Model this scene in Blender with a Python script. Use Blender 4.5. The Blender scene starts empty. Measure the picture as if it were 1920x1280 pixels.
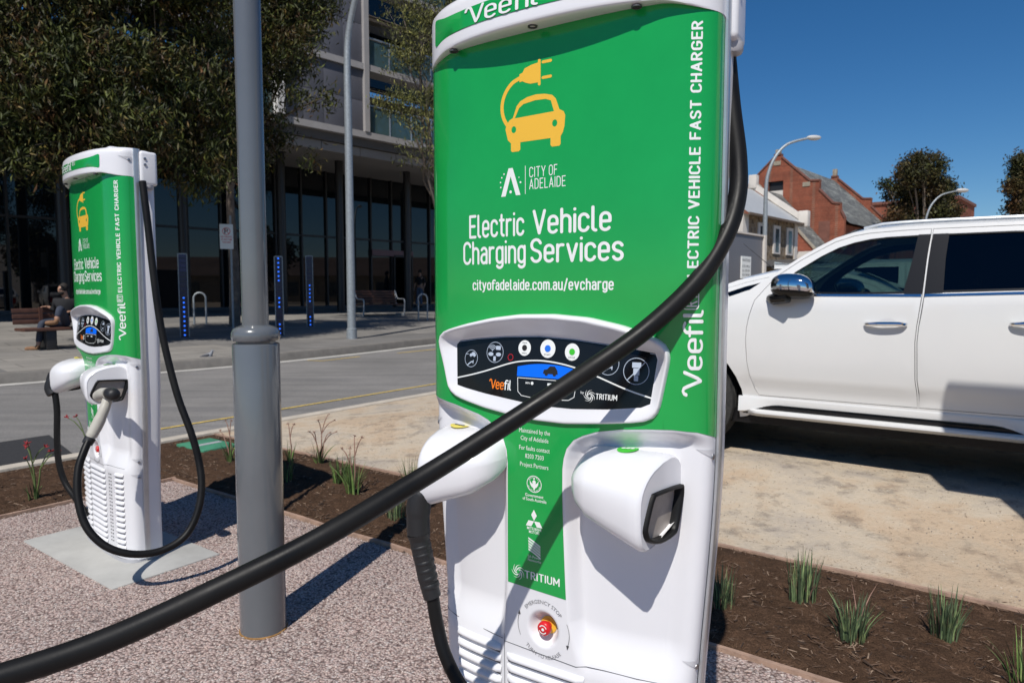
import bpy, bmesh, math, random
import numpy as np
from mathutils import Vector, Matrix
from mathutils.geometry import delaunay_2d_cdt
S = bpy.context.scene
COL = S.collection
rad = math.radians

# ------------------------------------------------------------------ camera, sky, sun, exposure
CAM_H, FPX, PITCH = 1.29, 1280.0, rad(4.1)
cd = bpy.data.cameras.new('camera'); cam = bpy.data.objects.new('camera', cd); COL.objects.link(cam)
cam.location = (0, 0, CAM_H); cam.rotation_euler = (rad(90) - PITCH, 0, 0)
cd.sensor_width = 36.0; cd.lens = 24.0; cd.clip_start = 0.05; cd.clip_end = 3000
cd.dof.use_dof = True; cd.dof.focus_distance = 1.62; cd.dof.aperture_fstop = 8.0
S.camera = cam
SUN_AZ, SUN_EL = rad(197), rad(52)          # azimuth clockwise from the camera's forward axis
wd = bpy.data.worlds.new('World'); S.world = wd; wd.use_nodes = True
wn = wd.node_tree.nodes; sky = wn.new('ShaderNodeTexSky'); sky.sky_type = 'NISHITA'; sky.sun_disc = False
sky.sun_elevation = SUN_EL; sky.sun_rotation = SUN_AZ; sky.altitude = 50; sky.air_density = 1.0; sky.dust_density = 0.0; sky.ozone_density = 8.0
hs_ = wn.new('ShaderNodeHueSaturation'); hs_.inputs['Saturation'].default_value = 1.2; wd.node_tree.links.new(sky.outputs[0], hs_.inputs['Color'])
wd.node_tree.links.new(hs_.outputs[0], wn['Background'].inputs[0]); wn['Background'].inputs[1].default_value = 0.075
sl = bpy.data.lights.new('sun', 'SUN'); sl.energy = 4.4; sl.angle = rad(0.5); sl.color = (1.0, 0.955, 0.89)
so = bpy.data.objects.new('sun', sl); COL.objects.link(so)
to_sun = Vector((math.sin(SUN_AZ) * math.cos(SUN_EL), math.cos(SUN_AZ) * math.cos(SUN_EL), math.sin(SUN_EL)))
so.rotation_euler = to_sun.to_track_quat('Z', 'Y').to_euler(); so.location = to_sun * 50
S.view_settings.view_transform = 'Standard'; S.view_settings.look = 'None'; S.view_settings.gamma = 1; S.view_settings.exposure = 0.04

# ------------------------------------------------------------------ helpers: places
UA = rad(36); UX, UY = math.sin(UA), math.cos(UA)
def uv(u, v, z=0.0): return Vector((u * UX - v * UY, u * UY + v * UX, z))        # u along the road, v across it
BA = rad(43.5); BX, BY = math.sin(BA), math.cos(BA)
def bl(u, v, z=0.0): return Vector((u * BX - v * BY, u * BY + v * BX, z))        # the shop building's own axes
def plaza_z(x, y): return 0.15 + 0.041 * max(0.0, (-x * BY + y * BX) - 15)
_c, _s = math.cos(PITCH), math.sin(PITCH)
def px(X, Y, d):                             # a photo pixel at distance d along the view axis
    a, b = (X - 960) / FPX, (640 - Y) / FPX
    return Vector((a * d, (_c + b * _s) * d, CAM_H + (-_s + b * _c) * d))
def py_(X, Y, y):                            # a photo pixel at world y
    a, b = (X - 960) / FPX, (640 - Y) / FPX
    return px(X, Y, y / (_c + b * _s))
def sstep(x):
    x = np.clip(x, 0, 1); return x * x * (3 - 2 * x)

# ------------------------------------------------------------------ helpers: materials
def mat(name, col, rough=0.5, metal=0.0, coat=0.0, var=0.0, vscale=8.0, bump=0.0, bscale=60.0, col2=None, spec=0.5, detail=4.0, emit=None, estr=0.0):
    m = bpy.data.materials.new(name); m.use_nodes = True; nt = m.node_tree; p = nt.nodes['Principled BSDF']
    p.inputs['Base Color'].default_value = (*col, 1); p.inputs['Roughness'].default_value = rough
    p.inputs['Metallic'].default_value = metal; p.inputs['Coat Weight'].default_value = coat; p.inputs['Coat Roughness'].default_value = 0.06
    p.inputs['Specular IOR Level'].default_value = spec
    tc = nt.nodes.new('ShaderNodeTexCoord')
    if var or col2:
        n = nt.nodes.new('ShaderNodeTexNoise'); n.inputs['Scale'].default_value = vscale; n.inputs['Detail'].default_value = detail; n.inputs['Roughness'].default_value = 0.62
        nt.links.new(tc.outputs['Object'], n.inputs['Vector'])
        r = nt.nodes.new('ShaderNodeValToRGB'); r.color_ramp.elements[0].position = 0.32; r.color_ramp.elements[1].position = 0.68
        c2 = col2 or tuple(min(1, c * (1 + var)) for c in col); c1 = col if col2 else tuple(c * (1 - var) for c in col)
        r.color_ramp.elements[0].color = (*c1, 1); r.color_ramp.elements[1].color = (*c2, 1)
        nt.links.new(n.outputs['Fac'], r.inputs[0]); nt.links.new(r.outputs[0], p.inputs['Base Color'])
    if bump:
        n2 = nt.nodes.new('ShaderNodeTexNoise'); n2.inputs['Scale'].default_value = bscale; n2.inputs['Detail'].default_value = 3
        nt.links.new(tc.outputs['Object'], n2.inputs['Vector'])
        b = nt.nodes.new('ShaderNodeBump'); b.inputs['Strength'].default_value = bump; b.inputs['Distance'].default_value = 0.01
        nt.links.new(n2.outputs['Fac'], b.inputs['Height']); nt.links.new(b.outputs[0], p.inputs['Normal'])
    if emit:
        p.inputs['Emission Color'].default_value = (*emit, 1); p.inputs['Emission Strength'].default_value = estr
    return m
class NT:                                     # tiny node-graph writer
    def __init__(s, name):
        s.m = bpy.data.materials.new(name); s.m.use_nodes = True; s.t = s.m.node_tree; s.p = s.t.nodes['Principled BSDF']
        s.tc = s.t.nodes.new('ShaderNodeTexCoord')
    def n(s, kind, ins=None, **props):
        q = s.t.nodes.new('ShaderNode' + kind)
        for k, v in props.items(): setattr(q, k, v)
        for k, v in (ins or {}).items():
            if hasattr(v, 'is_linked') or isinstance(v, bpy.types.NodeSocket): s.t.links.new(v, q.inputs[k])
            else: q.inputs[k].default_value = v
        return q
    def link(s, a, b): s.t.links.new(a, b)
    def vec(s, scale=(1, 1, 1), rot=(0, 0, 0), out='Object'):
        q = s.n('Mapping', {'Scale': scale, 'Rotation': rot}); s.link(s.tc.outputs[out], q.inputs['Vector']); return q.outputs[0]
    def noise(s, v, scale, detail=4, rough=0.6, out='Fac'):
        q = s.n('TexNoise', {'Vector': v, 'Scale': scale, 'Detail': detail, 'Roughness': rough}); return q.outputs[out]
    def ramp(s, f, stops):
        q = s.n('ValToRGB'); s.link(f, q.inputs[0]); e = q.color_ramp.elements
        while len(e) < len(stops): e.new(0.5)
        for el, (pos, c) in zip(e, stops): el.position = pos; el.color = (*c, 1) if len(c) == 3 else c
        return q.outputs[0]
    def mix(s, f, a, b, mode='MIX'):
        q = s.n('Mix', data_type='RGBA', blend_type=mode)
        for sock, v in ((q.inputs[0], f), (q.inputs[6], a), (q.inputs[7], b)):
            if isinstance(v, bpy.types.NodeSocket): s.link(v, sock)
            else: sock.default_value = v if isinstance(v, (int, float)) else (*v, 1)
        return q.outputs[2]
    def bump(s, h, strength, dist, normal=None):
        q = s.n('Bump', {'Height': h, 'Strength': strength, 'Distance': dist})
        if normal: s.link(normal, q.inputs['Normal'])
        return q.outputs[0]
    def done(s, col, rough=0.8, normal=None, spec=0.3):
        if isinstance(col, bpy.types.NodeSocket): s.link(col, s.p.inputs['Base Color'])
        else: s.p.inputs['Base Color'].default_value = (*col, 1)
        if isinstance(rough, bpy.types.NodeSocket): s.link(rough, s.p.inputs['Roughness'])
        else: s.p.inputs['Roughness'].default_value = rough
        s.p.inputs['Specular IOR Level'].default_value = spec
        if normal: s.link(normal, s.p.inputs['Normal'])
        return s.m

M = {}
M['white'] = mat('white_plastic', (0.755, 0.755, 0.775), 0.26, coat=0.3, var=0.015, vscale=3)
M['green'] = mat('green_vinyl', (0.010, 0.335, 0.066), 0.16, coat=0.5, var=0.05, vscale=5, spec=0.4)
M['letter'] = mat('white_vinyl', (0.80, 0.82, 0.80), 0.35)
M['yellow'] = mat('yellow_vinyl', (0.83, 0.48, 0.045), 0.35)
M['black'] = mat('black_panel_plastic', (0.006, 0.006, 0.007), 0.18, spec=0.4)
def scuffed_rubber():
    k = NT('black_rubber'); v = k.vec(); sc = k.ramp(k.noise(k.vec((1, 1, 1)), 26.0, 7, .75), [(.715, (0, 0, 0)), (.735, (1, 1, 1))]); g = k.ramp(k.noise(v, 5, 5), [(.35, (.006, .006, .0065)), (.7, (.012, .0118, .0115))])
    return k.done(k.mix(sc, g, (.20, .19, .18)), k.ramp(k.noise(v, 9, 4), [(.3, (.36, .36, .36)), (.7, (.58, .58, .58))]), k.bump(k.noise(v, 180, 2), .06, .002), .20)
M['rubber'] = scuffed_rubber()
M['blackplastic'] = mat('matt_black_plastic', (0.014, 0.014, 0.015), 0.5, bump=0.1, bscale=300)
M['alu'] = mat('brushed_aluminium', (0.62, 0.65, 0.67), 0.33, metal=0.75, var=0.08, vscale=12)
M['chrome'] = mat('chrome', (0.78, 0.79, 0.8), 0.06, metal=1.0)
M['screen'] = mat('blue_lit_screen', (0.0, 0.08, 0.5), 0.2, emit=(0.0, 0.13, 0.8), estr=0.55)
M['orange'] = mat('orange_print', (0.85, 0.20, 0.01), 0.4)
M['red'] = mat('red_button_plastic', (0.62, 0.012, 0.018), 0.3, coat=0.3)
M['bluebtn'] = mat('blue_print', (0.015, 0.16, 0.72), 0.4)
M['greenbtn'] = mat('green_print', (0.05, 0.5, 0.03), 0.4)
M['picto'] = mat('pale_blue_print', (0.45, 0.52, 0.62), 0.4)
M['midgrey'] = mat('mid_grey_print', (0.22, 0.22, 0.23), 0.5)
M['dark'] = mat('dark_gap', (0.008, 0.008, 0.009), 0.8)
M['inkgrey'] = mat('dark_grey_print', (0.06, 0.06, 0.065), 0.5)
M['greysheet'] = mat('brushed_shutter_plate', (0.34, 0.30, 0.265), 0.45, metal=0.1, var=0.12, vscale=30)
M['steelgrey'] = mat('grey_pole_paint', (0.118, 0.128, 0.138), 0.24, coat=0.8, var=0.07, vscale=2.5, bump=0.015, bscale=120)
M['beigeplug'] = mat('warm_grey_plug_plastic', (0.46, 0.44, 0.38), 0.42)
M['screw'] = mat('steel_screw', (0.4, 0.4, 0.42), 0.3, metal=1.0)
M['notchshade'] = mat('notch_shade_grey', (0.55, 0.55, 0.57), 0.35)
M['grey_plastic'] = mat('grey_notch_plastic', (0.42, 0.42, 0.44), 0.4)  # plain grey plastic of glands, lid plate and foot gasket

# ------------------------------------------------------------------ helpers: meshes
def link(name, me, parent=None, m=None):
    o = bpy.data.objects.new(name, me); COL.objects.link(o)
    if parent: o.parent = parent
    if m is not None:
        for q in (m if isinstance(m, (list, tuple)) else [m]): me.materials.append(q)
    return o
def mesh(name, verts, faces, m=None, parent=None, smooth=True, mi=None, angle=None):
    me = bpy.data.meshes.new(name); me.from_pydata([tuple(v) for v in verts], [], [tuple(f) for f in faces]); me.update()
    if smooth: me.polygons.foreach_set('use_smooth', [True] * len(me.polygons))
    if mi is not None: me.polygons.foreach_set('material_index', mi)
    o = link(name, me, parent, m)
    if smooth and angle is not None: me.set_sharp_from_angle(angle=rad(angle))
    return o
class MB:                                     # collects shapes, builds ONE object
    def __init__(s): s.v = []; s.f = []; s.mi = []; s.cur = 0
    def add(s, vs, fs):
        k = len(s.v); s.v += [Vector(q) for q in vs]; s.f += [tuple(i + k for i in f) for f in fs]; s.mi += [s.cur] * len(fs)
    def box(s, x0, x1, y0, y1, z0, z1, T=None):
        vs = [Vector((x, y, z)) for z in (z0, z1) for y in (y0, y1) for x in (x0, x1)]
        if T: vs = [T(*q) for q in vs]
        s.add(vs, [(0, 2, 3, 1), (4, 5, 7, 6), (0, 1, 5, 4), (1, 3, 7, 5), (3, 2, 6, 7), (2, 0, 4, 6)])
    def bbox(s, x0, x1, y0, y1, z0, z1, b=0.005, T=None, seg=2):
        bm = bmesh.new(); bmesh.ops.create_cube(bm, size=1)
        for q in bm.verts: q.co = Vector((x0 + (q.co.x + .5) * (x1 - x0), y0 + (q.co.y + .5) * (y1 - y0), z0 + (q.co.z + .5) * (z1 - z0)))
        bmesh.ops.bevel(bm, geom=bm.edges[:], offset=b, segments=seg, profile=0.6, affect='EDGES')
        bm.verts.index_update(); vs = [q.co.copy() for q in bm.verts]
        if T: vs = [T(*q) for q in vs]
        s.add(vs, [[q.index for q in f.verts] for f in bm.faces]); bm.free()
    def quad(s, *p): s.add(p, [tuple(range(len(p)))])
    def tube(s, pts, r, n=10, caps=True):
        pts = [Vector(p) for p in pts]; R = r if isinstance(r, (list, tuple)) else [r] * len(pts)
        k = len(s.v); up = None; rings = []
        for i, p in enumerate(pts):
            t = (pts[min(i + 1, len(pts) - 1)] - pts[max(i - 1, 0)]).normalized()
            if up is None: up = t.orthogonal().normalized()
            up = (up - t * up.dot(t)).normalized(); w = t.cross(up)
            rings.append([p + (up * math.cos(2 * math.pi * j / n) + w * math.sin(2 * math.pi * j / n)) * R[i] for j in range(n)])
        vs = [q for g in rings for q in g]; fs = []
        for i in range(len(pts) - 1):
            for j in range(n):
                a, b = i * n + j, i * n + (j + 1) % n; fs.append((a, b, b + n, a + n))
        if caps: fs += [tuple(range(n))[::-1], tuple(len(vs) - n + j for j in range(n))]
        s.add(vs, fs)
    def lathe(s, prof, c=(0, 0, 0), n=24, axis=None, up=None):
        # prof: (radius, height) pairs along axis
        c = Vector(c); ax = Vector(axis or (0, 0, 1)).normalized(); e = ax.orthogonal().normalized(); g = ax.cross(e)
        vs = []; fs = []
        for r, h in prof: vs += [c + ax * h + (e * math.cos(2 * math.pi * j / n) + g * math.sin(2 * math.pi * j / n)) * r for j in range(n)]
        for i in range(len(prof) - 1):
            for j in range(n):
                a, b = i * n + j, i * n + (j + 1) % n; fs.append((a, b, b + n, a + n))
        if prof[0][0] > 1e-5: fs.append(tuple(range(n))[::-1])
        if prof[-1][0] > 1e-5: fs.append(tuple(len(vs) - n + j for j in range(n)))
        s.add(vs, fs)
    def ball(s, c, rx, ry, rz, n=12, k=8):
        c = Vector(c); vs = [c + Vector((0, 0, -rz))]; fs = []
        for i in range(1, k):
            t = math.pi * i / k - math.pi / 2
            vs += [c + Vector((rx * math.cos(t) * math.cos(2 * math.pi * j / n), ry * math.cos(t) * math.sin(2 * math.pi * j / n), rz * math.sin(t))) for j in range(n)]
        vs.append(c + Vector((0, 0, rz)))
        for j in range(n): fs.append((0, 1 + (j + 1) % n, 1 + j)); fs.append((len(vs) - 1, len(vs) - 1 - n + j, len(vs) - 1 - n + (j + 1) % n))
        for i in range(k - 2):
            for j in range(n): a = 1 + i * n + j; b = 1 + i * n + (j + 1) % n; fs.append((a, b, b + n, a + n))
        s.add(vs, fs)
    def build(s, name, m, parent=None, smooth=False, angle=35):
        o = mesh(name, s.v, s.f, m, parent, smooth or angle is not None, s.mi if isinstance(m, (list, tuple)) else None, angle)
        return o
def catmull(P, n=8, closed=False):
    P = [Vector(p) for p in P]; out = []; N = len(P)
    for i in range(N if closed else N - 1):
        g = (lambda k: P[k % N]) if closed else (lambda k: P[max(0, min(N - 1, k))])
        a, b, c, d = g(i - 1), g(i), g(i + 1), g(i + 2)
        for j in range(n):
            t = j / n; out.append(0.5 * ((2 * b) + (c - a) * t + (2 * a - 5 * b + 4 * c - d) * t * t + (3 * b - a - 3 * c + d) * t ** 3))
    if not closed: out.append(P[-1])
    return out
def tag(o, label=None, cat=None, group=None, kind=None):
    if label: o['label'] = label
    if cat: o['category'] = cat
    if group: o['group'] = group
    if kind: o['kind'] = kind
    return o
def thing(name, label, cat, loc=(0, 0, 0), rz=0.0, group=None):
    o = bpy.data.objects.new(name, None); COL.objects.link(o); o.location = loc; o.rotation_euler = (0, 0, rz); o.empty_display_size = 0.1
    return tag(o, label, cat, group)
def copy_tree(o, parent=None):
    c = o.copy(); COL.objects.link(c)
    if parent: c.parent = parent
    for ch in [q for q in S.objects if q.parent == o]: copy_tree(ch, c)
    return c
def structure(o): o['kind'] = 'structure'; return o

# ------------------------------------------------------------------ helpers: flat graphics (lettering, emblems, panels cut from sheet)
def inpoly(P, Q):
    Q = np.asarray(Q, float); x, y = P[:, 0], P[:, 1]; r = np.zeros(len(P), bool); j = len(Q) - 1
    for i in range(len(Q)):
        c = ((Q[i, 1] > y) != (Q[j, 1] > y)) & (x < (Q[j, 0] - Q[i, 0]) * (y - Q[i, 1]) / (Q[j, 1] - Q[i, 1] + 1e-30) + Q[i, 0])
        r ^= c; j = i
    return r
def tess(pos, neg=(), grid=None):
    """union of outlines pos minus outlines neg, triangulated; grid = spacing of extra inner points"""
    V = []; E = []
    for poly in list(pos) + list(neg):
        k = len(V); n = len(poly); V += [Vector((p[0], p[1])) for p in poly]; E += [(k + i, k + (i + 1) % n) for i in range(n)]
    if grid:
        A = np.array([(v.x, v.y) for v in V]); lo, hi = A.min(0), A.max(0)
        gx, gy = grid if isinstance(grid, tuple) else (grid, grid)
        for X in np.arange(lo[0] + gx * .37, hi[0], gx):
            for Y in np.arange(lo[1] + gy * .41, hi[1], gy): V.append(Vector((X, Y)))
    ov, oe, of, *_ = delaunay_2d_cdt(V, E, [], 0, 1e-7)
    A = np.array([(v.x, v.y) for v in ov]); F = np.array([f for f in of if len(f) == 3]); Cc = A[F].mean(1)
    ins = np.zeros(len(F), bool)
    for q in pos: ins |= inpoly(Cc, q)
    for q in neg: ins &= ~inpoly(Cc, q)
    F = F[ins]; used = np.unique(F); rem = -np.ones(len(A), int); rem[used] = np.arange(len(used))
    return A[used], rem[F]
def decal(name, pos, fn, m, parent, neg=(), grid=None, off=0.0008, thick=0.0, smooth=True):
    """fn(x, y, off) -> 3-D point; thick > 0 gives the sheet an edge of that depth"""
    A, F = tess(pos, neg, grid); n = len(A)
    vs = [fn(a[0], a[1], off) for a in A]
    if n and len(F):
        a, b, c = F[0]; 
    fs = [tuple(int(i) for i in f) for f in F]
    if thick:
        vs += [fn(a[0], a[1], off - thick) for a in A]; cnt = {}
        for f in fs:
            for i in range(3): e = (f[i], f[(i + 1) % 3]); cnt[e] = 1
        fs += [(a, b, b + n, a + n)[::-1] for (a, b) in cnt if (b, a) not in cnt]
    return mesh(name, vs, fs, m, parent, smooth, None, 40 if smooth else None)
def arc(cx, cy, rx, ry, a0, a1, n=9):
    return [(cx + rx * math.cos(rad(a0 + (a1 - a0) * i / n)), cy + ry * math.sin(rad(a0 + (a1 - a0) * i / n))) for i in range(n + 1)]
def disc(cx, cy, r, n=24, ry=None): return [(cx + r * math.cos(2 * math.pi * i / n), cy + (ry or r) * math.sin(2 * math.pi * i / n)) for i in range(n)]
def ring(cx, cy, r, w, n=32, ry=None):
    ry = ry or r; return [disc(cx, cy, r, n, ry)], [disc(cx, cy, r - w, n, ry - w)]
def rrect(x0, y0, x1, y1, r, n=4):
    return arc(x1 - r, y1 - r, r, r, 0, 90, n) + arc(x0 + r, y1 - r, r, r, 90, 180, n) + arc(x0 + r, y0 + r, r, r, 180, 270, n) + arc(x1 - r, y0 + r, r, r, 270, 360, n)
def stroke(pl, w, n=8):
    """round-ended stroke outlines along a polyline: quads and discs"""
    out = []
    for i in range(len(pl) - 1):
        (x0, y0), (x1, y1) = pl[i], pl[i + 1]; d = math.hypot(x1 - x0, y1 - y0)
        if d < 1e-6: continue
        nx, ny = -(y1 - y0) / d * w / 2, (x1 - x0) / d * w / 2
        out.append([(x0 + nx, y0 + ny), (x0 - nx, y0 - ny), (x1 - nx, y1 - ny), (x1 + nx, y1 + ny)])
    for p in pl: out.append(disc(p[0], p[1], w / 2 * 1.0005, n * 2))
    return out
_st = lambda w, h0, h1: arc(w / 2, h1 - w / 2, w / 2, w / 2, 0, 180) + arc(w / 2, h0 + w / 2, w / 2, w / 2, 180, 360)
GL = {
 'E': ([[(.40, 0), (0, 0), (0, 1), (.40, 1)], [(0, .52), (.34, .52)]], .40), 'l': ([[(0, 1), (0, .13)] + arc(.13, .13, .13, .13, 180, 270, 5)], .13),
 'e': ([[(0, .37), (.38, .37), (.38, .53)] + arc(.19, .53, .19, .19, 0, 180) + arc(.19, .19, .19, .19, 180, 325)], .38),
 'c': ([arc(.19, .53, .19, .19, 15, 180) + arc(.19, .19, .19, .19, 180, 345)], .37), 't': ([[(.1, .95), (.1, .14)] + arc(.24, .14, .14, .14, 180, 270, 5), [(0, .72), (.24, .72)]], .24),
 'r': ([[(0, 0), (0, .72)], [(0, .5)] + arc(.19, .53, .19, .19, 170, 70, 6)], .26), 'i': ([[(0, 0), (0, .72)], [(0, .97), (0, .975)]], .0),
 'V': ([[(0, 1), (.25, 0), (.5, 1)]], .5), 'h': ([[(0, 0), (0, 1)], arc(.19, .53, .19, .19, 180, 0) + [(.38, 0)]], .38), 'n': ([[(0, 0), (0, .72)], arc(.19, .53, .19, .19, 180, 0) + [(.38, 0)]], .38),
 'C': ([arc(.23, .77, .23, .23, 10, 180) + arc(.23, .23, .23, .23, 180, 350)], .45), 'a': ([arc(.18, .54, .18, .18, 150, 0) + [(.36, 0)], [(.36, .42), (.17, .42)] + arc(.17, .21, .17, .21, 90, 270) + [(.3, .03), (.36, .12)]], .36),
 'g': ([_st(.38, 0, .72) + [(.38, .53)], [(.38, .72), (.38, -.08)] + arc(.19, -.08, .19, .16, 0, -150)], .38),
 'S': ([arc(.22, .755, .22, .245, 20, 235) + arc(.22, .245, .22, .245, 55, -160)], .44), 's': ([arc(.18, .545, .18, .175, 20, 235) + arc(.18, .175, .18, .175, 55, -160)], .36), 'v': ([[(0, .72), (.2, 0), (.4, .72)]], .4),
 'I': ([[(0, 0), (0, 1)]], 0), 'T': ([[(0, 1), (.46, 1)], [(.23, 0), (.23, 1)]], .46), 'Y': ([[(0, 1), (.24, .45), (.48, 1)], [(.24, .45), (.24, 0)]], .48),
 'O': ([_st(.48, 0, 1) + [(.48, .76)]], .48), 'F': ([[(0, 0), (0, 1), (.4, 1)], [(0, .52), (.34, .52)]], .40), 'A': ([[(0, 0), (.25, 1), (.5, 0)], [(.08, .3), (.42, .3)]], .5),
 'D': ([[(0, 0), (0, 1), (.2, 1)] + arc(.2, .74, .26, .26, 90, 0) + arc(.2, .26, .26, .26, 0, -90) + [(0, 0)]], .46), 'L': ([[(0, 1), (0, 0), (.38, 0)]], .38),
 'R': ([[(0, 0), (0, 1), (.2, 1)] + arc(.2, .75, .22, .25, 90, -90) + [(0, .5)], [(.2, .5), (.44, 0)]], .44), 'H': ([[(0, 0), (0, 1)], [(.46, 0), (.46, 1)], [(0, .52), (.46, .52)]], .46),
 'G': ([arc(.24, .76, .24, .24, 15, 180) + arc(.24, .24, .24, .24, 180, 360) + [(.48, .48), (.27, .48)]], .48), 'U': ([[(0, 1), (0, .23)] + arc(.23, .23, .23, .23, 180, 360) + [(.46, 1)]], .46),
 'y': ([[(0, .72), (.2, .04)], [(.4, .72), (.2, .04), (.14, -.14), (.02, -.22)]], .4), 'o': ([_st(.4, 0, .72) + [(.4, .53)]], .4), 'd': ([_st(.38, 0, .72) + [(.38, .53)], [(.38, 0), (.38, 1)]], .38), '.': ([[(0, .01), (0, .03)]], .0), 'm': ([[(0, 0), (0, .72)], arc(.155, .565, .155, .155, 180, 0) + [(.31, 0)], arc(.465, .565, .155, .155, 180, 0) + [(.62, 0)]], .62), 'u': ([[(0, .72), (0, .19)] + arc(.19, .19, .19, .19, 180, 360) + [(.38, .72)], [(.38, .72), (.38, 0)]], .38), '/': ([[(0, -.1), (.3, 1.05)]], .3), 'W': ([], 0),
 'M': ([[(0, 0), (0, 1), (.3, .3), (.6, 1), (.6, 0)]], .6), 'P': ([[(0, 0), (0, 1), (.2, 1)] + arc(.2, .75, .22, .25, 90, -90) + [(0, .5)]], .42),
 '~V': ([[(-.2, .80), (-.17, .92), (-.08, .99), (.01, .95), (.06, .82), (.27, .02), (.36, .2), (.56, .93)]], .5), 'f': ([[(.05, 0), (.05, .8)] + arc(.23, .8, .18, .2, 180, 45, 6), [(-.05, .68), (.22, .68)]], .22), '_i': ([[(0, 0), (0, .68)]], 0), ' ': ([], .12)}
def lay(word, w, gap=.21):
    """word: list of glyph keys -> strokes, total width (cap height 1)"""
    x = 0; out = []
    for ch in word:
        pls, adv = GL[ch]
        for pl in pls: out += stroke([(a + x, b) for a, b in pl], w)
        x += adv + gap
    return out, x - gap
def word_at(word, w, x0, x1, y0, h, rot=False, gap=.21):
    P, W = lay(word, w, gap); sx = (x1 - x0) / W
    if rot: return [[(y0 - b * h, x0 + a * sx) for a, b in p] for p in P]
    return [[(x0 + a * sx, y0 + b * h) for a, b in p] for p in P]
def dens(pl, d):
    """add points along a closed outline so no edge is longer than d"""
    out = []
    for i in range(len(pl)):
        a, b = pl[i], pl[(i + 1) % len(pl)]; n = max(1, int(math.hypot(b[0] - a[0], b[1] - a[1]) / d)); out += [(a[0] + (b[0] - a[0]) * k / n, a[1] + (b[1] - a[1]) * k / n) for k in range(n)]
    return out
_fontcache = {}
def bf_tris(text, weight=0.0):
    if (text, weight) in _fontcache: return _fontcache[(text, weight)]
    cu = bpy.data.curves.new('t', 'FONT'); cu.body = text; cu.size = 1; cu.offset = weight; cu.resolution_u = 2
    o = bpy.data.objects.new('t', cu); COL.objects.link(o); dg = bpy.context.evaluated_depsgraph_get(); dg.update()
    me = bpy.data.meshes.new_from_object(o.evaluated_get(dg)); A = np.array([v.co[:2] for v in me.vertices]); F = [tuple(p.vertices) for p in me.polygons]
    bpy.data.objects.remove(o); bpy.data.curves.remove(cu); bpy.data.meshes.remove(me)
    A = A - [A[:, 0].min(), 0]; _fontcache[(text, weight)] = (A, F); return A, F
def print_text(name, rows, fn, m, parent, off=0.0009):
    """rows: (text, x0, x1, baseline, capheight, weight, rotated)"""
    V = []; F = []
    for text, x0, x1, y0, h, wt, rot in rows:
        A, f = bf_tris(text, wt); k = len(V); sx = (x1 - x0) / A[:, 0].max(); sy = h / bf_tris('H')[0][:, 1].max()
        for a in A: V.append(fn(y0 - a[1] * sy, x0 + a[0] * sx, off) if rot else fn(x0 + a[0] * sx, y0 + a[1] * sy, off))
        F += [tuple(i + k for i in q) for q in f]
    return mesh(name, V, F, m, parent, False)
# ================================================================== ground, road, paving
def stones_mat():
    k = NT('pink_gravel'); v = k.vec()
    vo = k.n('TexVoronoi', {'Vector': v, 'Scale': 98.0, 'Randomness': 1.0}); vo2 = k.n('TexVoronoi', {'Vector': v, 'Scale': 150.0})
    hue = k.n('SeparateColor', {'Color': vo.outputs['Color']})
    c = k.ramp(hue.outputs[0], [(0, (.33, .262, .238)), (.25, (.43, .342, .308)), (.5, (.50, .41, .37)), (.72, (.56, .425, .38)), (.9, (.45, .40, .378)), (1, (.62, .55, .505))])
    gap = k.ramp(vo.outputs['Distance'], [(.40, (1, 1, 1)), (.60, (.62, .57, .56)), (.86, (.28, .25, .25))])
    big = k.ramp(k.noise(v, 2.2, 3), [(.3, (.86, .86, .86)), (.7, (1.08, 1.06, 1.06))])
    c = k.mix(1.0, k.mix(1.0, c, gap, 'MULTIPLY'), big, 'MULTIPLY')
    h = k.n('Math', {0: vo.outputs['Distance']}, operation='MULTIPLY'); h.inputs[1].default_value = -1.0
    return k.done(c, .8, k.bump(vo2.outputs['Distance'], -.35, .004, k.bump(h.outputs[0], .8, .008)), .25)
def mulch_mat():
    k = NT('bark_mulch'); v = k.vec(); w = k.n('TexNoise', {'Vector': v, 'Scale': 5.0, 'Detail': 2.0})
    vv = k.n('VectorMath', {0: v, 1: w.outputs['Color']}, operation='ADD')
    m1 = k.n('Mapping', {'Scale': (160, 38, 60)}); k.link(vv.outputs[0], m1.inputs[0]); m2 = k.n('Mapping', {'Scale': (40, 170, 60)}); k.link(vv.outputs[0], m2.inputs[0])
    a = k.noise(m1.outputs[0], 1.0, 3); b = k.noise(m2.outputs[0], 1.0, 3); f = k.mix(k.noise(v, 30, 2), a, b)
    c = k.ramp(f, [(.30, (.024, .0145, .009)), (.44, (.068, .040, .025)), (.58, (.122, .073, .046)), (.75, (.22, .145, .095))])
    big = k.ramp(k.noise(v, 6, 4), [(.3, (.75, .75, .75)), (.7, (1.15, 1.12, 1.1))])
    return k.done(k.mix(1.0, c, big, 'MULTIPLY'), .95, k.bump(k.noise(v, 22, 4), .8, .02, k.bump(f, 1.0, .012)), .1)
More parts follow.
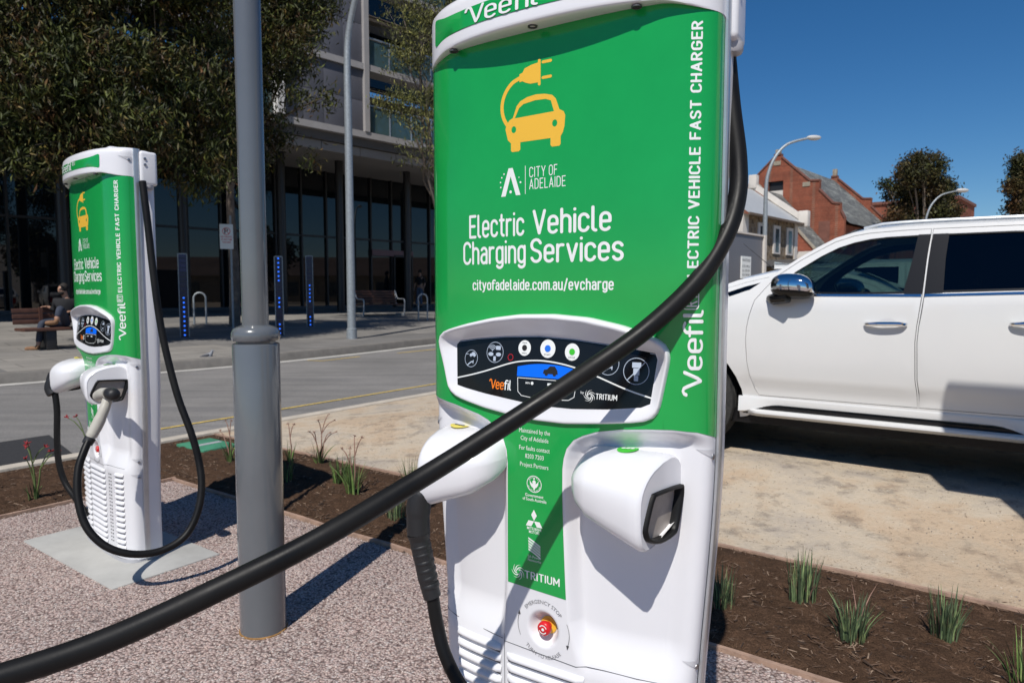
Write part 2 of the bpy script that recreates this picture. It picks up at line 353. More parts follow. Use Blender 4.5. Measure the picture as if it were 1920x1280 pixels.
def dirt_mat():
    k = NT('sandy_dirt'); v = k.vec()
    c = k.ramp(k.noise(v, 1.1, 7, .68), [(.28, (.45, .375, .285)), (.42, (.49, .375, .265)), (.52, (.52, .44, .34)), (.62, (.42, .365, .305)), (.75, (.62, .54, .43))])
    sp = k.ramp(k.noise(v, 46, 4, .7), [(.31, (.45, .42, .40)), (.39, (.97, .97, .96)), (.62, (1, 1, 1)), (.74, (1.15, 1.14, 1.1))])
    sm = k.ramp(k.noise(v, 4.5, 5, .7), [(.34, (.62, .62, .64)), (.47, (1, 1, 1)), (.64, (1, 1, 1)), (.72, (1.14, 1.13, 1.1))])
    c = k.mix(1.0, k.mix(1.0, c, sp, 'MULTIPLY'), sm, 'MULTIPLY')
    return k.done(c, .95, k.bump(k.noise(v, 70, 4, .7), .8, .010, k.bump(k.noise(v, 7, 4), .35, .03)), .15)
def asphalt_mat():
    k = NT('asphalt'); v = k.vec()
    c = k.ramp(k.noise(v, .55, 5, .6), [(.3, (.165, .16, .152)), (.55, (.215, .207, .197)), (.75, (.25, .24, .228))])
    st = k.ramp(k.noise(k.vec((.25, 3, 1), (0, 0, UA - rad(90))), 1.1, 3), [(.35, (.85, .85, .86)), (.6, (1.08, 1.07, 1.06))])
    g = k.ramp(k.noise(v, 120, 2), [(.3, (.7, .7, .7)), (.7, (1.25, 1.25, 1.25))])
    return k.done(k.mix(1.0, k.mix(1.0, c, st, 'MULTIPLY'), g, 'MULTIPLY'), .9, k.bump(k.noise(v, 140, 2), .5, .005), .25)
def paving_mat():
    k = NT('plaza_paving'); v = k.vec((1, 1, 1), (0, 0, BA - rad(90)))
    br = k.n('TexBrick', {'Vector': v, 'Scale': 1.0, 'Mortar Size': .012, 'Brick Width': 1.2, 'Row Height': .6, 'Color1': (.195, .19, .182, 1), 'Color2': (.235, .227, .215, 1), 'Mortar': (.12, .116, .112, 1)})
    big = k.n('TexBrick', {'Vector': v, 'Scale': 1.0, 'Mortar Size': .0, 'Brick Width': 4.2, 'Row Height': 3.0, 'Color1': (1.25, 1.2, 1.12, 1), 'Color2': (.72, .72, .73, 1)})
    n = k.ramp(k.noise(v, 1.6, 5), [(.3, (.85, .85, .85)), (.7, (1.1, 1.1, 1.1))])
    return k.done(k.mix(1.0, k.mix(1.0, br.outputs[0], big.outputs[0], 'MULTIPLY'), n, 'MULTIPLY'), .8, None, .3)
M['gravel'] = stones_mat(); M['mulch'] = mulch_mat(); M['dirt'] = dirt_mat(); M['asphalt'] = asphalt_mat(); M['paving'] = paving_mat()
M['asphaltnew'] = mat('fresh_asphalt', (.028, .028, .030), .85, var=.25, vscale=60, bump=.4, bscale=150)
M['concrete'] = mat('pale_concrete', (.42, .405, .37), .85, var=.12, vscale=3.0, bump=.1, bscale=90)
M['padconcrete'] = mat('smooth_pad_concrete', (.40, .395, .37), .8, var=.12, vscale=4.0, bump=.06, bscale=60)
M['edgebeige'] = mat('dusty_edge_concrete', (.46, .41, .34), .9, var=.12, vscale=6, bump=.2, bscale=50)
M['kerb'] = mat('kerb_concrete', (.19, .175, .155), .9, var=.15, vscale=5, bump=.2, bscale=40)
M['timber'] = mat('weathered_edging_timber', (.34, .225, .165), .85, var=.25, vscale=14, bump=.3, bscale=60)
M['linepaint'] = mat('yellow_road_paint', (.50, .36, .10), .9, var=.35, vscale=20)
def sheet(name, pts, z, m, sub=0):
    V = [(p[0], p[1], z) for p in pts]; return structure(mesh(name, V, [tuple(range(len(V)))], m, None, False))
structure(mesh('ground', [(-900, -900, -.05), (900, -900, -.05), (900, 900, -.05), (-900, 900, -.05)], [(0, 1, 2, 3)], M['dirt'], None, False))
# dirt yard, rising a little where the cars stand
us = np.r_[np.linspace(3.36, 6.0, 24), np.linspace(6.5, 60, 30)]; vs_ = np.r_[np.linspace(-60, -8, 16), np.linspace(-7, 5.96, 30)]; V = []; F = []
random.seed(3)
for u in us:
    for v in vs_:
        z = .10 * float(sstep((u - 3.5) / 1.4)) * float(sstep((5.9 - v) / 1.2)) + random.uniform(-.006, .006) * (u > 3.4) * (v < 5.8) - .002
        V.append(uv(u, v, z))
n = len(vs_)
for i in range(len(us) - 1):
    for j in range(n - 1): a = i * n + j; F.append((a, a + n, a + n + 1, a + 1)[::-1])
structure(mesh('dirt_yard', V, F, M['dirt'], None, True))
def dirt_z(p):
    u = p[0] * UX + p[1] * UY; v = -p[0] * UY + p[1] * UX; return .10 * float(sstep((u - 3.5) / 1.4)) * float(sstep((5.9 - v) / 1.2)) - .002
# gravel around the chargers
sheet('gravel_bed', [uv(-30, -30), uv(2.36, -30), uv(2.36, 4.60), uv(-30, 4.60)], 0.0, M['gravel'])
# mulch: long strip between gravel and yard, and the strip along the road; gently mounded
def mulch(name, u0, u1, v0, v1, nu, nv, h):
    V = []; F = []
    for i in range(nu + 1):
        for j in range(nv + 1):
            e = min(i, nu - i, 2) / 2 * min(j, nv - j, 2) / 2; V.append(uv(u0 + (u1 - u0) * i / nu, v0 + (v1 - v0) * j / nv, .004 + e * (h + random.uniform(-.012, .012))))
    for i in range(nu):
        for j in range(nv): a = i * (nv + 1) + j; F.append((a, a + nv + 1, a + nv + 2, a + 1))
    structure(mesh(name, V, F, M['mulch'], None, True))
mulch('mulch_bed', 2.40, 3.36, -10, 5.80, 24, 200, .012); mulch('mulch_bed', -14, 2.40, 4.64, 5.80, 160, 24, .012)
# road: asphalt, pale concrete edge, far gutter and kerb
FK = [Vector((-36, -21, 0)), Vector((-12.6, 4.0, 0)), Vector((-7.3, 9.55, 0)), Vector((-4.95, 12.05, 0)), Vector((-3.3, 14.6, 0)), Vector((-1.95, 17.15, 0)), Vector((2.5, 25.2, 0)), Vector((11, 40, 0)), Vector((40, 90, 0))]
FK = catmull(FK, 4)
near_e = [uv(u, 5.95) for u in (-45, -20, -5, 0, 5, 10, 20, 40, 110)]
def ribbon(name, A, B, za, zb, m):
    n = min(len(A), len(B)); V = [(p.x, p.y, za) for p in A[:n]] + [(p.x, p.y, zb) for p in B[:n]]
    return structure(mesh(name, V, [(i, i + 1, n + i + 1, n + i)[::-1] for i in range(n - 1)], m, None, False))
def resamp(P, n):
    d = [0]
    for a, b in zip(P[:-1], P[1:]): d.append(d[-1] + (b - a).length)
    out = []; L = d[-1]
    for k in range(n):
        t = L * k / (n - 1); i = max(j for j in range(len(d)) if d[j] <= t + 1e-9); i = min(i, len(P) - 2); out.append(P[i].lerp(P[i + 1], (t - d[i]) / (d[i + 1] - d[i] + 1e-9)))
    return out
Vr = [(p.x, p.y, -.012) for p in near_e] + [(p.x, p.y, -.012) for p in FK[::-1]]
A, F_ = tess([[(v[0], v[1]) for v in Vr]], (), None)
structure(mesh('road', [(a[0], a[1], -.012) for a in A], [tuple(int(i) for i in f) for f in F_], M['asphalt'], None, False))
def offset(P, d):
    out = []
    for i, p in enumerate(P):
        t = (P[min(i + 1, len(P) - 1)] - P[max(i - 1, 0)]).normalized(); out.append(p + Vector((-t.y, t.x, 0)) * d)
    return out
g_in = offset(FK, -.24)
ribbon('gutter', g_in, FK, -.006, -.004, M['concrete'])
b = MB(); K1 = offset(FK, .0); K2 = offset(FK, .16)
prof = [(0, -.02), (.015, .12), (.03, .145), (.16, .150), (.17, .10)]
rings = [offset(FK, o) for o, z in prof]; V = []; F = []
for R, (o, z) in zip(rings, prof): V += [(p.x, p.y, z) for p in R]
n = len(FK)
for i in range(len(prof) - 1):
    for j in range(n - 1): a = i * n + j; F.append((a, a + 1, a + n + 1, a + n)[::-1])
structure(mesh('kerb', V, F, M['kerb'], None, True, None, 30))
# near edge strip of pale concrete
b = MB(); T = lambda x, y, z: uv(x, y, z)
b.bbox(-45, 110, 5.83, 5.965, -.06, .018, .008, T); structure(b.build('edge_strip_concrete', M['edgebeige'], None, True))
# darker trench patch on the near lane, at the left
sheet('asphalt_patch', [uv(-14, 6.0), uv(2.3, 6.0), uv(2.5, 7.05), uv(-14, 7.2)], -.0075, M['asphaltnew'])
# yellow lane markings
def line(pts, w):
    P = [Vector(p) for p in pts]; L = offset(P, w / 2); R = offset(P, -w / 2); n = len(P); V = [(p.x, p.y, -.0065) for p in L + R]
    structure(mesh('road_marking', V, [(i, i + 1, n + i + 1, n + i)[::-1] for i in range(n - 1)], M['linepaint'], None, False))
def _ground(X, Y):
    a, b_ = (X - 960) / FPX, (640 - Y) / FPX; r = Vector((a, _c + b_ * _s, -_s + b_ * _c)); return r * (-CAM_H / r.z)
line([uv(3.0, 6.50), uv(4.5, 6.52), uv(12, 6.66), uv(30, 6.8)], .06)
line([_ground(x, y) for x, y in ((-60, 696), (130, 690), (300, 682), (430, 676), (520, 672), (604, 675.5), (674, 667.5))], .085)
line([_ground(x, y) for x, y in ((746, 661), (815, 654), (900, 645))], .085)
# plaza paving: from the kerb back under the building, rising towards the shopfront
KB = offset(FK, .165); V = []; n = len(KB)
for p in KB:
    u2 = p.x * BX + p.y * BY; v2 = -p.x * BY + p.y * BX
    V.append((p.x, p.y, .151)); q = bl(u2, max(15, v2 + .5), .15); V.append(tuple(q)); q = bl(u2, 40, .15 + .041 * 25); V.append(tuple(q))
F = []
for i in range(n - 1):
    for j in (0, 1): a = i * 3 + j; F.append((a, a + 3, a + 4, a + 1))
structure(mesh('plaza_paving', V, F, M['paving'], None, False))
# concrete pads under the chargers
for u0, u1, v0, v1 in ((1.31, 1.81, 3.10, 4.09), (1.16, 1.87, .38, 1.38)):
    b = MB(); b.bbox(u0, u1, v0, v1, -.05, .006, .003, T); o = b.build('concrete_pad', M['padconcrete'], None, True)
    tag(o, 'pale square concrete pad under the charger further back' if v0 > 2 else 'pale concrete pad under the foreground charger, below the picture edge', 'concrete pad', 'concrete pads under chargers')
# timber edging boards
for (a, c), lab in (((uv(2.375, -9.5), uv(2.375, 4.62)), 'long thin timber edging board between the pink gravel and the mulch bed'), ((uv(3.37, -9.5), uv(3.37, 5.78)), 'reddish timber edging board between the mulch bed and the sandy yard'), ((uv(-14, 4.62), uv(2.39, 4.62)), 'thin timber edging board at the back of the gravel, beside the road-side mulch')):
    b = MB(); d = (c - a).normalized(); nrm = Vector((-d.y, d.x, 0)); n = 40; V = []; F = []
    for i in range(n + 1):
        p = a.lerp(c, i / n); w_ = .010; hz = (.010 if c.y > 0 and abs(a.y + 8) > 9 else .016) + random.uniform(-.004, .004); off = random.uniform(-.006, .006)
        V += [p + nrm * (off - w_) + Vector((0, 0, -.03)), p + nrm * (off - w_) + Vector((0, 0, hz)), p + nrm * (off + w_) + Vector((0, 0, hz)), p + nrm * (off + w_) + Vector((0, 0, -.03))]
    for i in range(n):
        for j in range(3): q = i * 4 + j; F.append((q, q + 1, q + 5, q + 4))
    tag(mesh('timber_edging', V, F, M['timber'], None, False), lab, 'garden edging')
# green utility lid in the mulch
b = MB(); T2 = lambda x, y, z: uv(2.90 + x, 5.15 + y, z)
b.bbox(0, .30, 0, .42, .0, .032, .006, T2); 
M['lid'] = mat('green_plastic_lid', (.06, .24, .14), .6, var=.15, vscale=12, bump=.15, bscale=200)
lid = b.build('utility_lid', M['lid'], None, True); tag(lid, 'flat green plastic utility lid set in the mulch near the road', 'utility cover')
b = MB(); b.box(.03, .27, .18, .24, .0325, .0335, T2); b.build('lid_label_plate', M['grey_plastic'], lid, False)
# loose bark chips, pebbles and clods
def scatter(name, n, area, size, m, label_kind='stuff', flat=.25, zf=lambda p: 0.0, cols=None):
    V = []; F = []; mi = []
    for i in range(n):
        u = random.uniform(area[0], area[1]); v = random.uniform(area[2], area[3]); p = uv(u, v); p.z = zf(p)
        L = random.uniform(*size); w = L * random.uniform(.08, .26) if flat < .3 else L * random.uniform(.6, 1); h = w * random.uniform(.3, .8) if flat < .3 else L * random.uniform(.4, .7); a = random.uniform(0, 6.28); t = random.uniform(-.35, .35)
        ex = Vector((math.cos(a), math.sin(a), t)).normalized(); ey = Vector((-math.sin(a), math.cos(a), random.uniform(-.3, .3))).normalized(); ez = ex.cross(ey); k = len(V); p.z += h * .35
        for sx, sy, sz in ((-1, -.7, 0), (1, -.5, 0), (.8, .8, 0), (-.9, .6, 0), (-.2, .1, 1), (-.1, 0, -1)): V.append(p + ex * sx * L / 2 + ey * sy * w / 2 + ez * sz * h / 2)
        F += [(k, k + 1, k + 4), (k + 1, k + 2, k + 4), (k + 2, k + 3, k + 4), (k + 3, k, k + 4), (k + 1, k, k + 5), (k + 2, k + 1, k + 5), (k + 3, k + 2, k + 5), (k, k + 3, k + 5)]
        c = random.randrange(len(m)); mi += [c] * 8
    o = mesh(name, V, F, m, None, False, mi); o['kind'] = 'stuff'; return o
M['chip1'] = mat('dark_bark_chip', (.040, .024, .016), .9); M['chip2'] = mat('brown_bark_chip', (.115, .07, .045), .9); M['chip3'] = mat('pale_wood_chip', (.25, .175, .12), .9)
chips = [M['chip1'], M['chip2'], M['chip1'], M['chip2'], M['chip2'], M['chip3'], M['chip2'], M['chip1'], M['chip2'], M['chip3']]
scatter('bark_chips', 17000, (2.42, 3.34, -2.2, 5.75), (.008, .042), chips, zf=lambda p: .014)
scatter('bark_chips', 7000, (-2.5, 2.38, 4.66, 5.75), (.008, .045), chips, zf=lambda p: .014)
M['peb'] = [mat('pink_pebble', (.48, .37, .32), .8), mat('grey_pebble', (.41, .355, .32), .8), mat('pale_pebble', (.54, .46, .41), .8), mat('dark_pebble', (.34, .27, .235), .8)]
scatter('loose_pebbles', 30000, (.55, 2.41, -.6, 4.62), (.005, .012), M['peb'], flat=.6, zf=lambda p: -.001)
M['clod'] = [mat('dirt_clod', (.33, .25, .18), .95), mat('grey_grit', (.20, .18, .165), .95), mat('pale_grit', (.52, .46, .38), .95)]
scatter('yard_grit', 7000, (3.4, 5.6, -2.0, 5.0), (.003, .010), M['clod'], flat=.6, zf=dirt_z)
scatter('bark_chips', 420, (2.24, 2.41, -2.0, 4.6), (.008, .035), chips, zf=lambda p: .006)
scatter('yard_grit', 1500, (3.37, 3.62, -2.5, 5.6), (.004, .02), [M['chip2'], M['clod'][0]], zf=dirt_z)
# ================================================================== the two chargers
A0, B0, PW = 0.355, 0.100, 3.0
_t = np.linspace(0, math.pi / 2, 3001); _X = A0 * np.sin(_t) ** (2 / PW); _Y = B0 * np.cos(_t) ** (2 / PW)
_L = np.r_[0, np.cumsum(np.hypot(np.diff(_X), np.diff(_Y)))]; LT = float(_L[-1])
def plan(s):
    a = np.abs(s); X = np.interp(a, _L, _X); Y = np.interp(a, _L, _Y); e = 2e-3
    dX = np.interp(np.minimum(a + e, LT), _L, _X) - np.interp(np.maximum(a - e, 0), _L, _X) * np.where(a < e, -1, 1) * np.where(a < e, -1, 1)
    dY = np.interp(np.minimum(a + e, LT), _L, _Y) - np.interp(np.maximum(a - e, 0), _L, _Y)
    l = np.hypot(dX, dY) + 1e-9
    return np.sign(s) * X, Y, np.sign(s) * (-dY / l), dX / l
def taper(z): return 1 - .10 * sstep((1.0 - np.asarray(z)) / .75)
def front(s, z, off=0.0):
    X, Y, nx, ny = plan(np.array(float(max(-LT, min(LT, s))))); k = float(taper(z))
    return Vector((float(X) * k + float(nx) * off, -(float(Y) * k + float(ny) * off), z))
GREEN_LOW = [(-LT, 1.034), (-.34, 1.030), (-.30, 1.026), (-.25, 1.020), (-.208, 1.012), (-.175, 1.005), (-.148, .995), (-.122, .978), (-.104, .956), (-.095, .93), (-.092, .90), (-.094, .8), (-.097, .7), (-.099, .618),
             (.062, .611), (.058, .68), (.054, .761), (.051, .85), (.051, .906), (.054, .93), (.061, .952), (.078, .973), (.10, .985), (.13, .996), (.187, 1.007), (.24, 1.012), (.29, 1.014), (.34, 1.010), (.375, 1.0), (LT, .992)]
# carved-back regions of the white lower body, left and right of the green centre strip
CARVE_R = [p for p in GREEN_LOW if p[0] > 0.05][1:] + [(LT, -.1), (.078, -.1), (.075, .4), (.066, .58)]
CARVE_R = [(.062, .611), (.058, .68), (.054, .761), (.051, .85), (.051, .906), (.054, .93), (.061, .952), (.078, .973), (.10, .985), (.13, .996), (.187, 1.007), (.24, 1.012), (.29, 1.014), (.34, 1.010), (.375, 1.0), (LT + .05, .992), (LT + .05, .0), (.10, .0), (.098, .44), (.08, .50), (.066, .56)]
CARVE_L = [(-LT - .05, 1.034), (-.34, 1.030), (-.30, 1.026), (-.25, 1.020), (-.208, 1.012), (-.175, 1.005), (-.148, .995), (-.122, .978), (-.104, .956), (-.095, .93), (-.092, .90), (-.094, .8), (-.097, .7), (-.099, .618), (-.11, .5), (-.115, .0), (-LT - .05, .0)]
ESTOP = (0.0, .527)
OUT = [(-.303, 1.165), (-.302, 1.181), (-.291, 1.195), (-.206, 1.217), (-.128, 1.233), (-.056, 1.242), (.033, 1.244), (.116, 1.238), (.194, 1.222), (.262, 1.198), (.281, 1.184), (.287, 1.166), (.283, 1.140), (.266, 1.050), (.258, 1.036), (.242, 1.027), (.158, 1.016), (.06, 1.006), (-.01, 1.006), (-.056, 1.009), (-.154, 1.022), (-.240, 1.039), (-.262, 1.046), (-.272, 1.058), (-.294, 1.130)]
BLK = [(-.259, 1.173), (-.191, 1.183), (-.108, 1.191), (-.015, 1.195), (.073, 1.191), (.153, 1.183), (.260, 1.166), (.246, 1.058), (.158, 1.046), (.077, 1.040), (0, 1.0395), (-.056, 1.0445), (-.154, 1.055), (-.243, 1.067)]
PCX, PCZ = -.008, 1.115
def radial(Q, N=128):
    Q = np.array(Q) - (PCX, PCZ); out = []
    for i in range(N):
        a = 2 * math.pi * i / N; d = np.array([math.cos(a), math.sin(a)]); best = 0
        for j in range(len(Q)):
            p, q = Q[j], Q[(j + 1) % len(Q)]; e = q - p; den = d[0] * e[1] - d[1] * e[0]
            if abs(den) < 1e-12: continue
            t = (p[0] * e[1] - p[1] * e[0]) / den; u = (p[0] * d[1] - p[1] * d[0]) / den
            if t > 0 and -1e-6 <= u <= 1 + 1e-6: best = max(best, t)
        out.append(best)
    return np.array(out)
RO, RB = radial(OUT), radial(BLK); RO = (np.roll(RO, 1) + 2 * RO + np.roll(RO, -1)) / 4
HOLE = [(PCX + RO[i] * .972 * math.cos(2 * math.pi * i / 128), PCZ + RO[i] * .972 * math.sin(2 * math.pi * i / 128)) for i in range(128)]
def tilt(z): return .0030 - .019 * max(0.0, z - 1.04) / .15             # the fascia leans back at the top, into a pocket
def pfront(s, z, off=0.0): return front(s, z, off + tilt(z))
def pocket(P): return np.where(inpoly(P, HOLE), .05 * sstep(distpoly(P, HOLE) / .010), 0)
def distpoly(P, Q):
    d = np.full(len(P), 9.0)
    for i in range(len(Q)):
        a, b = np.array(Q[i]), np.array(Q[(i + 1) % len(Q)]); ab = b - a; t = np.clip(((P - a) @ ab) / (ab @ ab), 0, 1)
        d = np.minimum(d, np.hypot(*(P - a - t[:, None] * ab).T))
    return d
def carve_depth(P):
    dep = np.zeros(len(P))
    for Q in (CARVE_L, CARVE_R):
        ins = inpoly(P, Q); d = distpoly(P, Q)
        dep += np.where(ins, 0.032 * sstep(d / .034), 0)
    dep *= sstep((LT - .012 - np.abs(P[:, 0])) / .09)
    dep *= 1 - .92 * sstep((.56 - P[:, 1]) / .12)
    r = np.hypot(P[:, 0] - ESTOP[0], P[:, 1] - ESTOP[1]); dep += .029 * (1 - sstep((r - .020) / .025))
    return dep + pocket(P)
def make_charger(name, label):
    root = thing(name, label, 'EV charger', group='white and green chargers in a row')
    # --- front shell
    ss = np.linspace(-LT, LT, 236); zz = np.r_[np.linspace(.03, .40, 40), np.linspace(.4036, 1.04, 178), np.linspace(1.05, 1.86, 36)]
    Sg, Zg = np.meshgrid(ss, zz); P = np.c_[Sg.ravel(), Zg.ravel()]; X, Y, nx, ny = plan(P[:, 0]); k = taper(P[:, 1]); d = carve_depth(P)
    V = np.c_[X * k - nx * d, -(Y * k - ny * d), P[:, 1]]; n = len(ss); F = []
    for i in range(len(zz) - 1):
        for j in range(n - 1): a = i * n + j; F.append((a, a + 1, a + n + 1, a + n))
    shell = mesh('front_shell', V, F, M['white'], root)
    # --- green wrap: upper face plus the centre strip, cut from one sheet
    top = [(LT, 1.825), (.39, 1.83), (.371, 1.834), (.32, 1.848), (.25, 1.855), (0, 1.858), (-.25, 1.85), (-.32, 1.843), (-.355, 1.834), (-.38, 1.83), (-LT, 1.825)]
    wrap = decal('green_wrap', [dens(GREEN_LOW + top, .006)], front, M['green'], root, (HOLE,), grid=(.008, .03), off=.0008)
    def pr(nm, rows, m=M['letter'], off=.0011): return print_text(nm, rows, front, m, wrap, off)
    def dc(nm, pos, m=M['letter'], neg=(), grid=.02, off=.0011, par=None): return decal(nm, pos, front, m, par or wrap, neg, grid, off)
    # lettering on the face
    dc('service_lettering', word_at('Electric', .135, -.199, -.050, 1.418, .0475) + word_at('Vehicle', .135, -.022, .157, 1.419, .0475) +
       word_at('Charging', .135, -.218, -.046, 1.3575, .0475) + word_at('Services', .135, -.028, .184, 1.3575, .0475))
    dc('web_address', word_at('cityofadelaide.com.au/evcharge', .165, -.190, .165, 1.2965, .0215, gap=.25), grid=None)
    # car and plug pictogram
    body = [(-.0965, 1.650), (-.094, 1.660), (-.086, 1.669), (-.077, 1.673), (-.067, 1.697), (-.058, 1.706), (-.04, 1.7125), (-.018, 1.715), (.004, 1.713), (.022, 1.708), (.031, 1.699), (.0395, 1.676), (.050, 1.670), (.0535, 1.662), (.052, 1.640), (.048, 1.627), (.043, 1.620),
            (.043, 1.604), (.040, 1.600), (.022, 1.600), (.0185, 1.604), (.0185, 1.6185), (-.0575, 1.6185), (-.0575, 1.603), (-.061, 1.5995), (-.079, 1.5995), (-.082, 1.603), (-.082, 1.619), (-.090, 1.626)]
    win = [(-.072, 1.6715), (-.061, 1.692), (-.050, 1.699), (-.02, 1.703), (.006, 1.702), (.019, 1.697), (.0265, 1.6735)]
    cable = stroke(arc(-.040, 1.698, .066, .062, 225, 125, 14) + [(-.072, 1.7515), (-.058, 1.756)], .0085)
    plug = [[(-.060, 1.747), (-.060, 1.764), (-.052, 1.766), (-.047, 1.774), (-.030, 1.779), (-.013, 1.781), (-.013, 1.787), (-.0095, 1.788), (-.0065, 1.786), (-.0065, 1.734), (-.0095, 1.732), (-.013, 1.734), (-.013, 1.7395), (-.032, 1.7395), (-.045, 1.744), (-.052, 1.748)]]
    dc('plug_in_car_pictogram', [body] + cable + plug + stroke([(-.001, 1.780), (.018, 1.780)], .0062) + stroke([(-.001, 1.7475), (.018, 1.7475)], .0062), M['yellow'], [win, disc(-.0745, 1.6475, .0062, 16, .0075), disc(.0285, 1.6485, .0062, 16, .0075)])
    # city emblem: A with dots, rule, words
    A_ = [[(-.1085, 1.504), (-.0885, 1.565), (-.0775, 1.565), (-.057, 1.5045), (-.069, 1.5045), (-.083, 1.547), (-.0965, 1.504)]]
    dots = [disc(-.083, 1.513, .0034, 10), disc(-.094, 1.524, .0026, 10), disc(-.0715, 1.524, .0026, 10)] + [disc(-.083 + .0275 * math.cos(rad(a)), 1.532 + .028 * math.sin(rad(a)), .0019, 8) for a in (195, 172, 150, 130)] + [disc(-.057, 1.532, .0024, 8), disc(-.061, 1.543, .0014, 8)]
    dc('city_emblem', A_ + dots + stroke([(-.0445, 1.506), (-.0445, 1.566)], .0014, 3) + word_at('CITY', .10, -.0335, .0055, 1.541, .0205, gap=.26) + word_at('OF', .10, .0155, .0345, 1.541, .0205, gap=.26) + word_at('ADELAIDE', .10, -.0335, .0545, 1.5155, .0205, gap=.26), grid=None)
    # lettering up the side
    dc('side_lettering', word_at('ELECTRIC VEHICLE FAST CHARGER', .18, 1.304, 1.808, .3338, .0185, True, .29), grid=None)
    def logo(x0, x1, y0, h, rot): return word_at(['~V', 'e', 'e', 'f', '_i', 'l'], .125, x0, x1, y0, h, rot, .2)
    dc('side_logo', logo(1.098, 1.252, .3455, .036, True), grid=.006, off=.0016)
    rb = rrect(.307, 1.257, .337, 1.291, .006)

    dc('side_badge', stroke(rb + [rb[0]], .0022, 3) + word_at('RT', .15, 1.263, 1.286, .3335, .0215, True, .25), grid=.006, off=.0016)
    # small print down the centre strip
    pr('partner_lettering', [('Maintained by the', -.060, .020, .976, .0098, 0, False), ('City of Adelaide', -.056, .016, .9585, .0098, 0, False), ('For faults contact', -.060, .0195, .9365, .0098, 0, False), ('8203 7203', -.044, .004, .9185, .0098, 0, False), ('Project Partners', -.058, .016, .8985, .0098, 0, False)])
    o, i = ring(-.021, .861, .0195, .0016)
    bird = [[(-.021, .871), (-.0165, .867), (-.017, .861), (-.013, .864), (-.0095, .869), (-.0105, .860), (-.0145, .854), (-.019, .8515), (-.019, .848), (-.023, .848), (-.023, .8515), (-.0275, .854), (-.0315, .860), (-.0325, .869), (-.029, .864), (-.025, .861), (-.0255, .867)]]
    o2, i2 = ring(-.021, .861, .0138, .0009)

    dc('roundel_rim', o, neg=i, grid=None); dc('roundel_bird', bird + [disc(-.021, .8735, .0022, 8)], grid=None)
    def around(nm, text, cx, cy, r, a0, a1, h, m, wt=0, inside=False, par=None, off=.0011):
        A, f = bf_tris(text, wt); W = A[:, 0].max(); sy = h / bf_tris('H', wt)[0][:, 1].max(); vs = []
        for a in A:
            t = rad(a0 + (a1 - a0) * a[0] / W); rr = r + a[1] * sy * (-1 if inside else 1)
            vs.append(front(cx + rr * math.cos(t), cy + rr * math.sin(t), off))
        return mesh(nm, vs, [q if not inside else q for q in f], m, par or wrap, False)
    around('roundel_lettering', 'SOUTH', -.021, .861, .0138, 150, 30, .0036, M['letter']); around('roundel_lettering', 'AUSTRALIA', -.021, .861, .0176, 195, 345, .0036, M['letter'], 0, True)
    pr('government_lettering', [('Government', -.045, .003, .831, .0068, .012, False), ('of South Australia', -.052, .011, .8215, .0068, .012, False)])
    dm = lambda cx, cy, a: [(cx + x * math.cos(a) - y * math.sin(a), cy + x * math.sin(a) + y * math.cos(a)) for x, y in ((0, 0), (.0075, .0128), (0, .0256), (-.0075, .0128))]
    dc('three_diamond_emblem', [dm(-.022, .7765, 0), dm(-.022, .7755, rad(120)), dm(-.022, .7755, rad(-120))], grid=None)
    pr('motor_lettering', [('MITSUBISHI', -.041, -.003, .7545, .0062, .012, False), ('MOTORS', -.036, -.008, .7465, .0062, .012, False)])
    hatch = []
    for q in range(7):
        y0 = .7425 - q * .0065
        hatch += [[(-.038, y0 - .004), (-.038, y0), (-.022, y0 - .009 + .002), (-.0055, y0 - .016), (-.0055, y0 - .020), (-.022, y0 - .011)]]
    dc('hatched_square_emblem', [[(x, y) for x, y in h] for h in hatch[1:6]], grid=None)
    pr('network_lettering', [('SA Power', -.040, -.004, .6885, .0062, .0, False), ('Networks', -.040, -.004, .6805, .0062, .0, False)])
    def swirl(cx, cy, r):
        out = []
        for q in range(7):
            a = 2 * math.pi * q / 7; pts = []; o_ = []
            for t in np.linspace(0, 1, 7):
                rr = r * (.25 + .75 * t); th = a - 1.5 * t; w = .25 * r * (1 - t) + .03 * r
                pts.append((cx + rr * math.cos(th), cy + rr * math.sin(th))); o_.append((cx + (rr + .02 * r) * math.cos(th + .55 * (1 - t) + .05), cy + (rr) * math.sin(th + .55 * (1 - t) + .05)))
            out.append(pts + o_[::-1])
        return out
    dc('swirl_emblem', swirl(-.068, .648, .0185) , grid=None)
    dc('maker_lettering', word_at('TRITIUM', .15, -.048, .044, .6385, .0165, gap=.26), grid=None)
    # --- hood
    def hoodpt(s, lev):
        X, Y, nx, ny = plan(np.array(float(s))); q = max(0.0, 1 - (abs(float(X)) / (A0 * .985)) ** 2.2); bul = .048 * q
        in_, z, kx = lev; out = bul * in_[0] - in_[1]
        dz = -.016 * sstep((abs(float(X)) - .25) / .1) if z < 1.86 else 0
        yy = float(Y) + out * (1 if True else 0); xx = float(X) * kx
        return Vector((xx + float(nx) * .0015, -(max(yy, -.0) + float(ny) * .0015 if kx > .99 else yy * 1.0), z + dz))
    levs = [((0, .006), 1.850, 1), ((.30, 0), 1.848, 1), ((.75, 0), 1.847, 1), ((.95, 0), 1.8485, 1), ((1, 0), 1.8515, 1), ((1.01, 0), 1.857, 1), ((1.0, 0), 1.866, 1), ((.97, 0), 1.90, 1), ((.94, 0), 1.932, 1), ((.92, .002), 1.944, .998), ((.88, .007), 1.954, .985), ((.82, .018), 1.961, .96), ((.6, .045), 1.965, .9)]
    hs = np.linspace(-LT, LT, 90); V = []; F = []
    for lv in levs: V += [hoodpt(s, lv) for s in hs]
    n = len(hs)
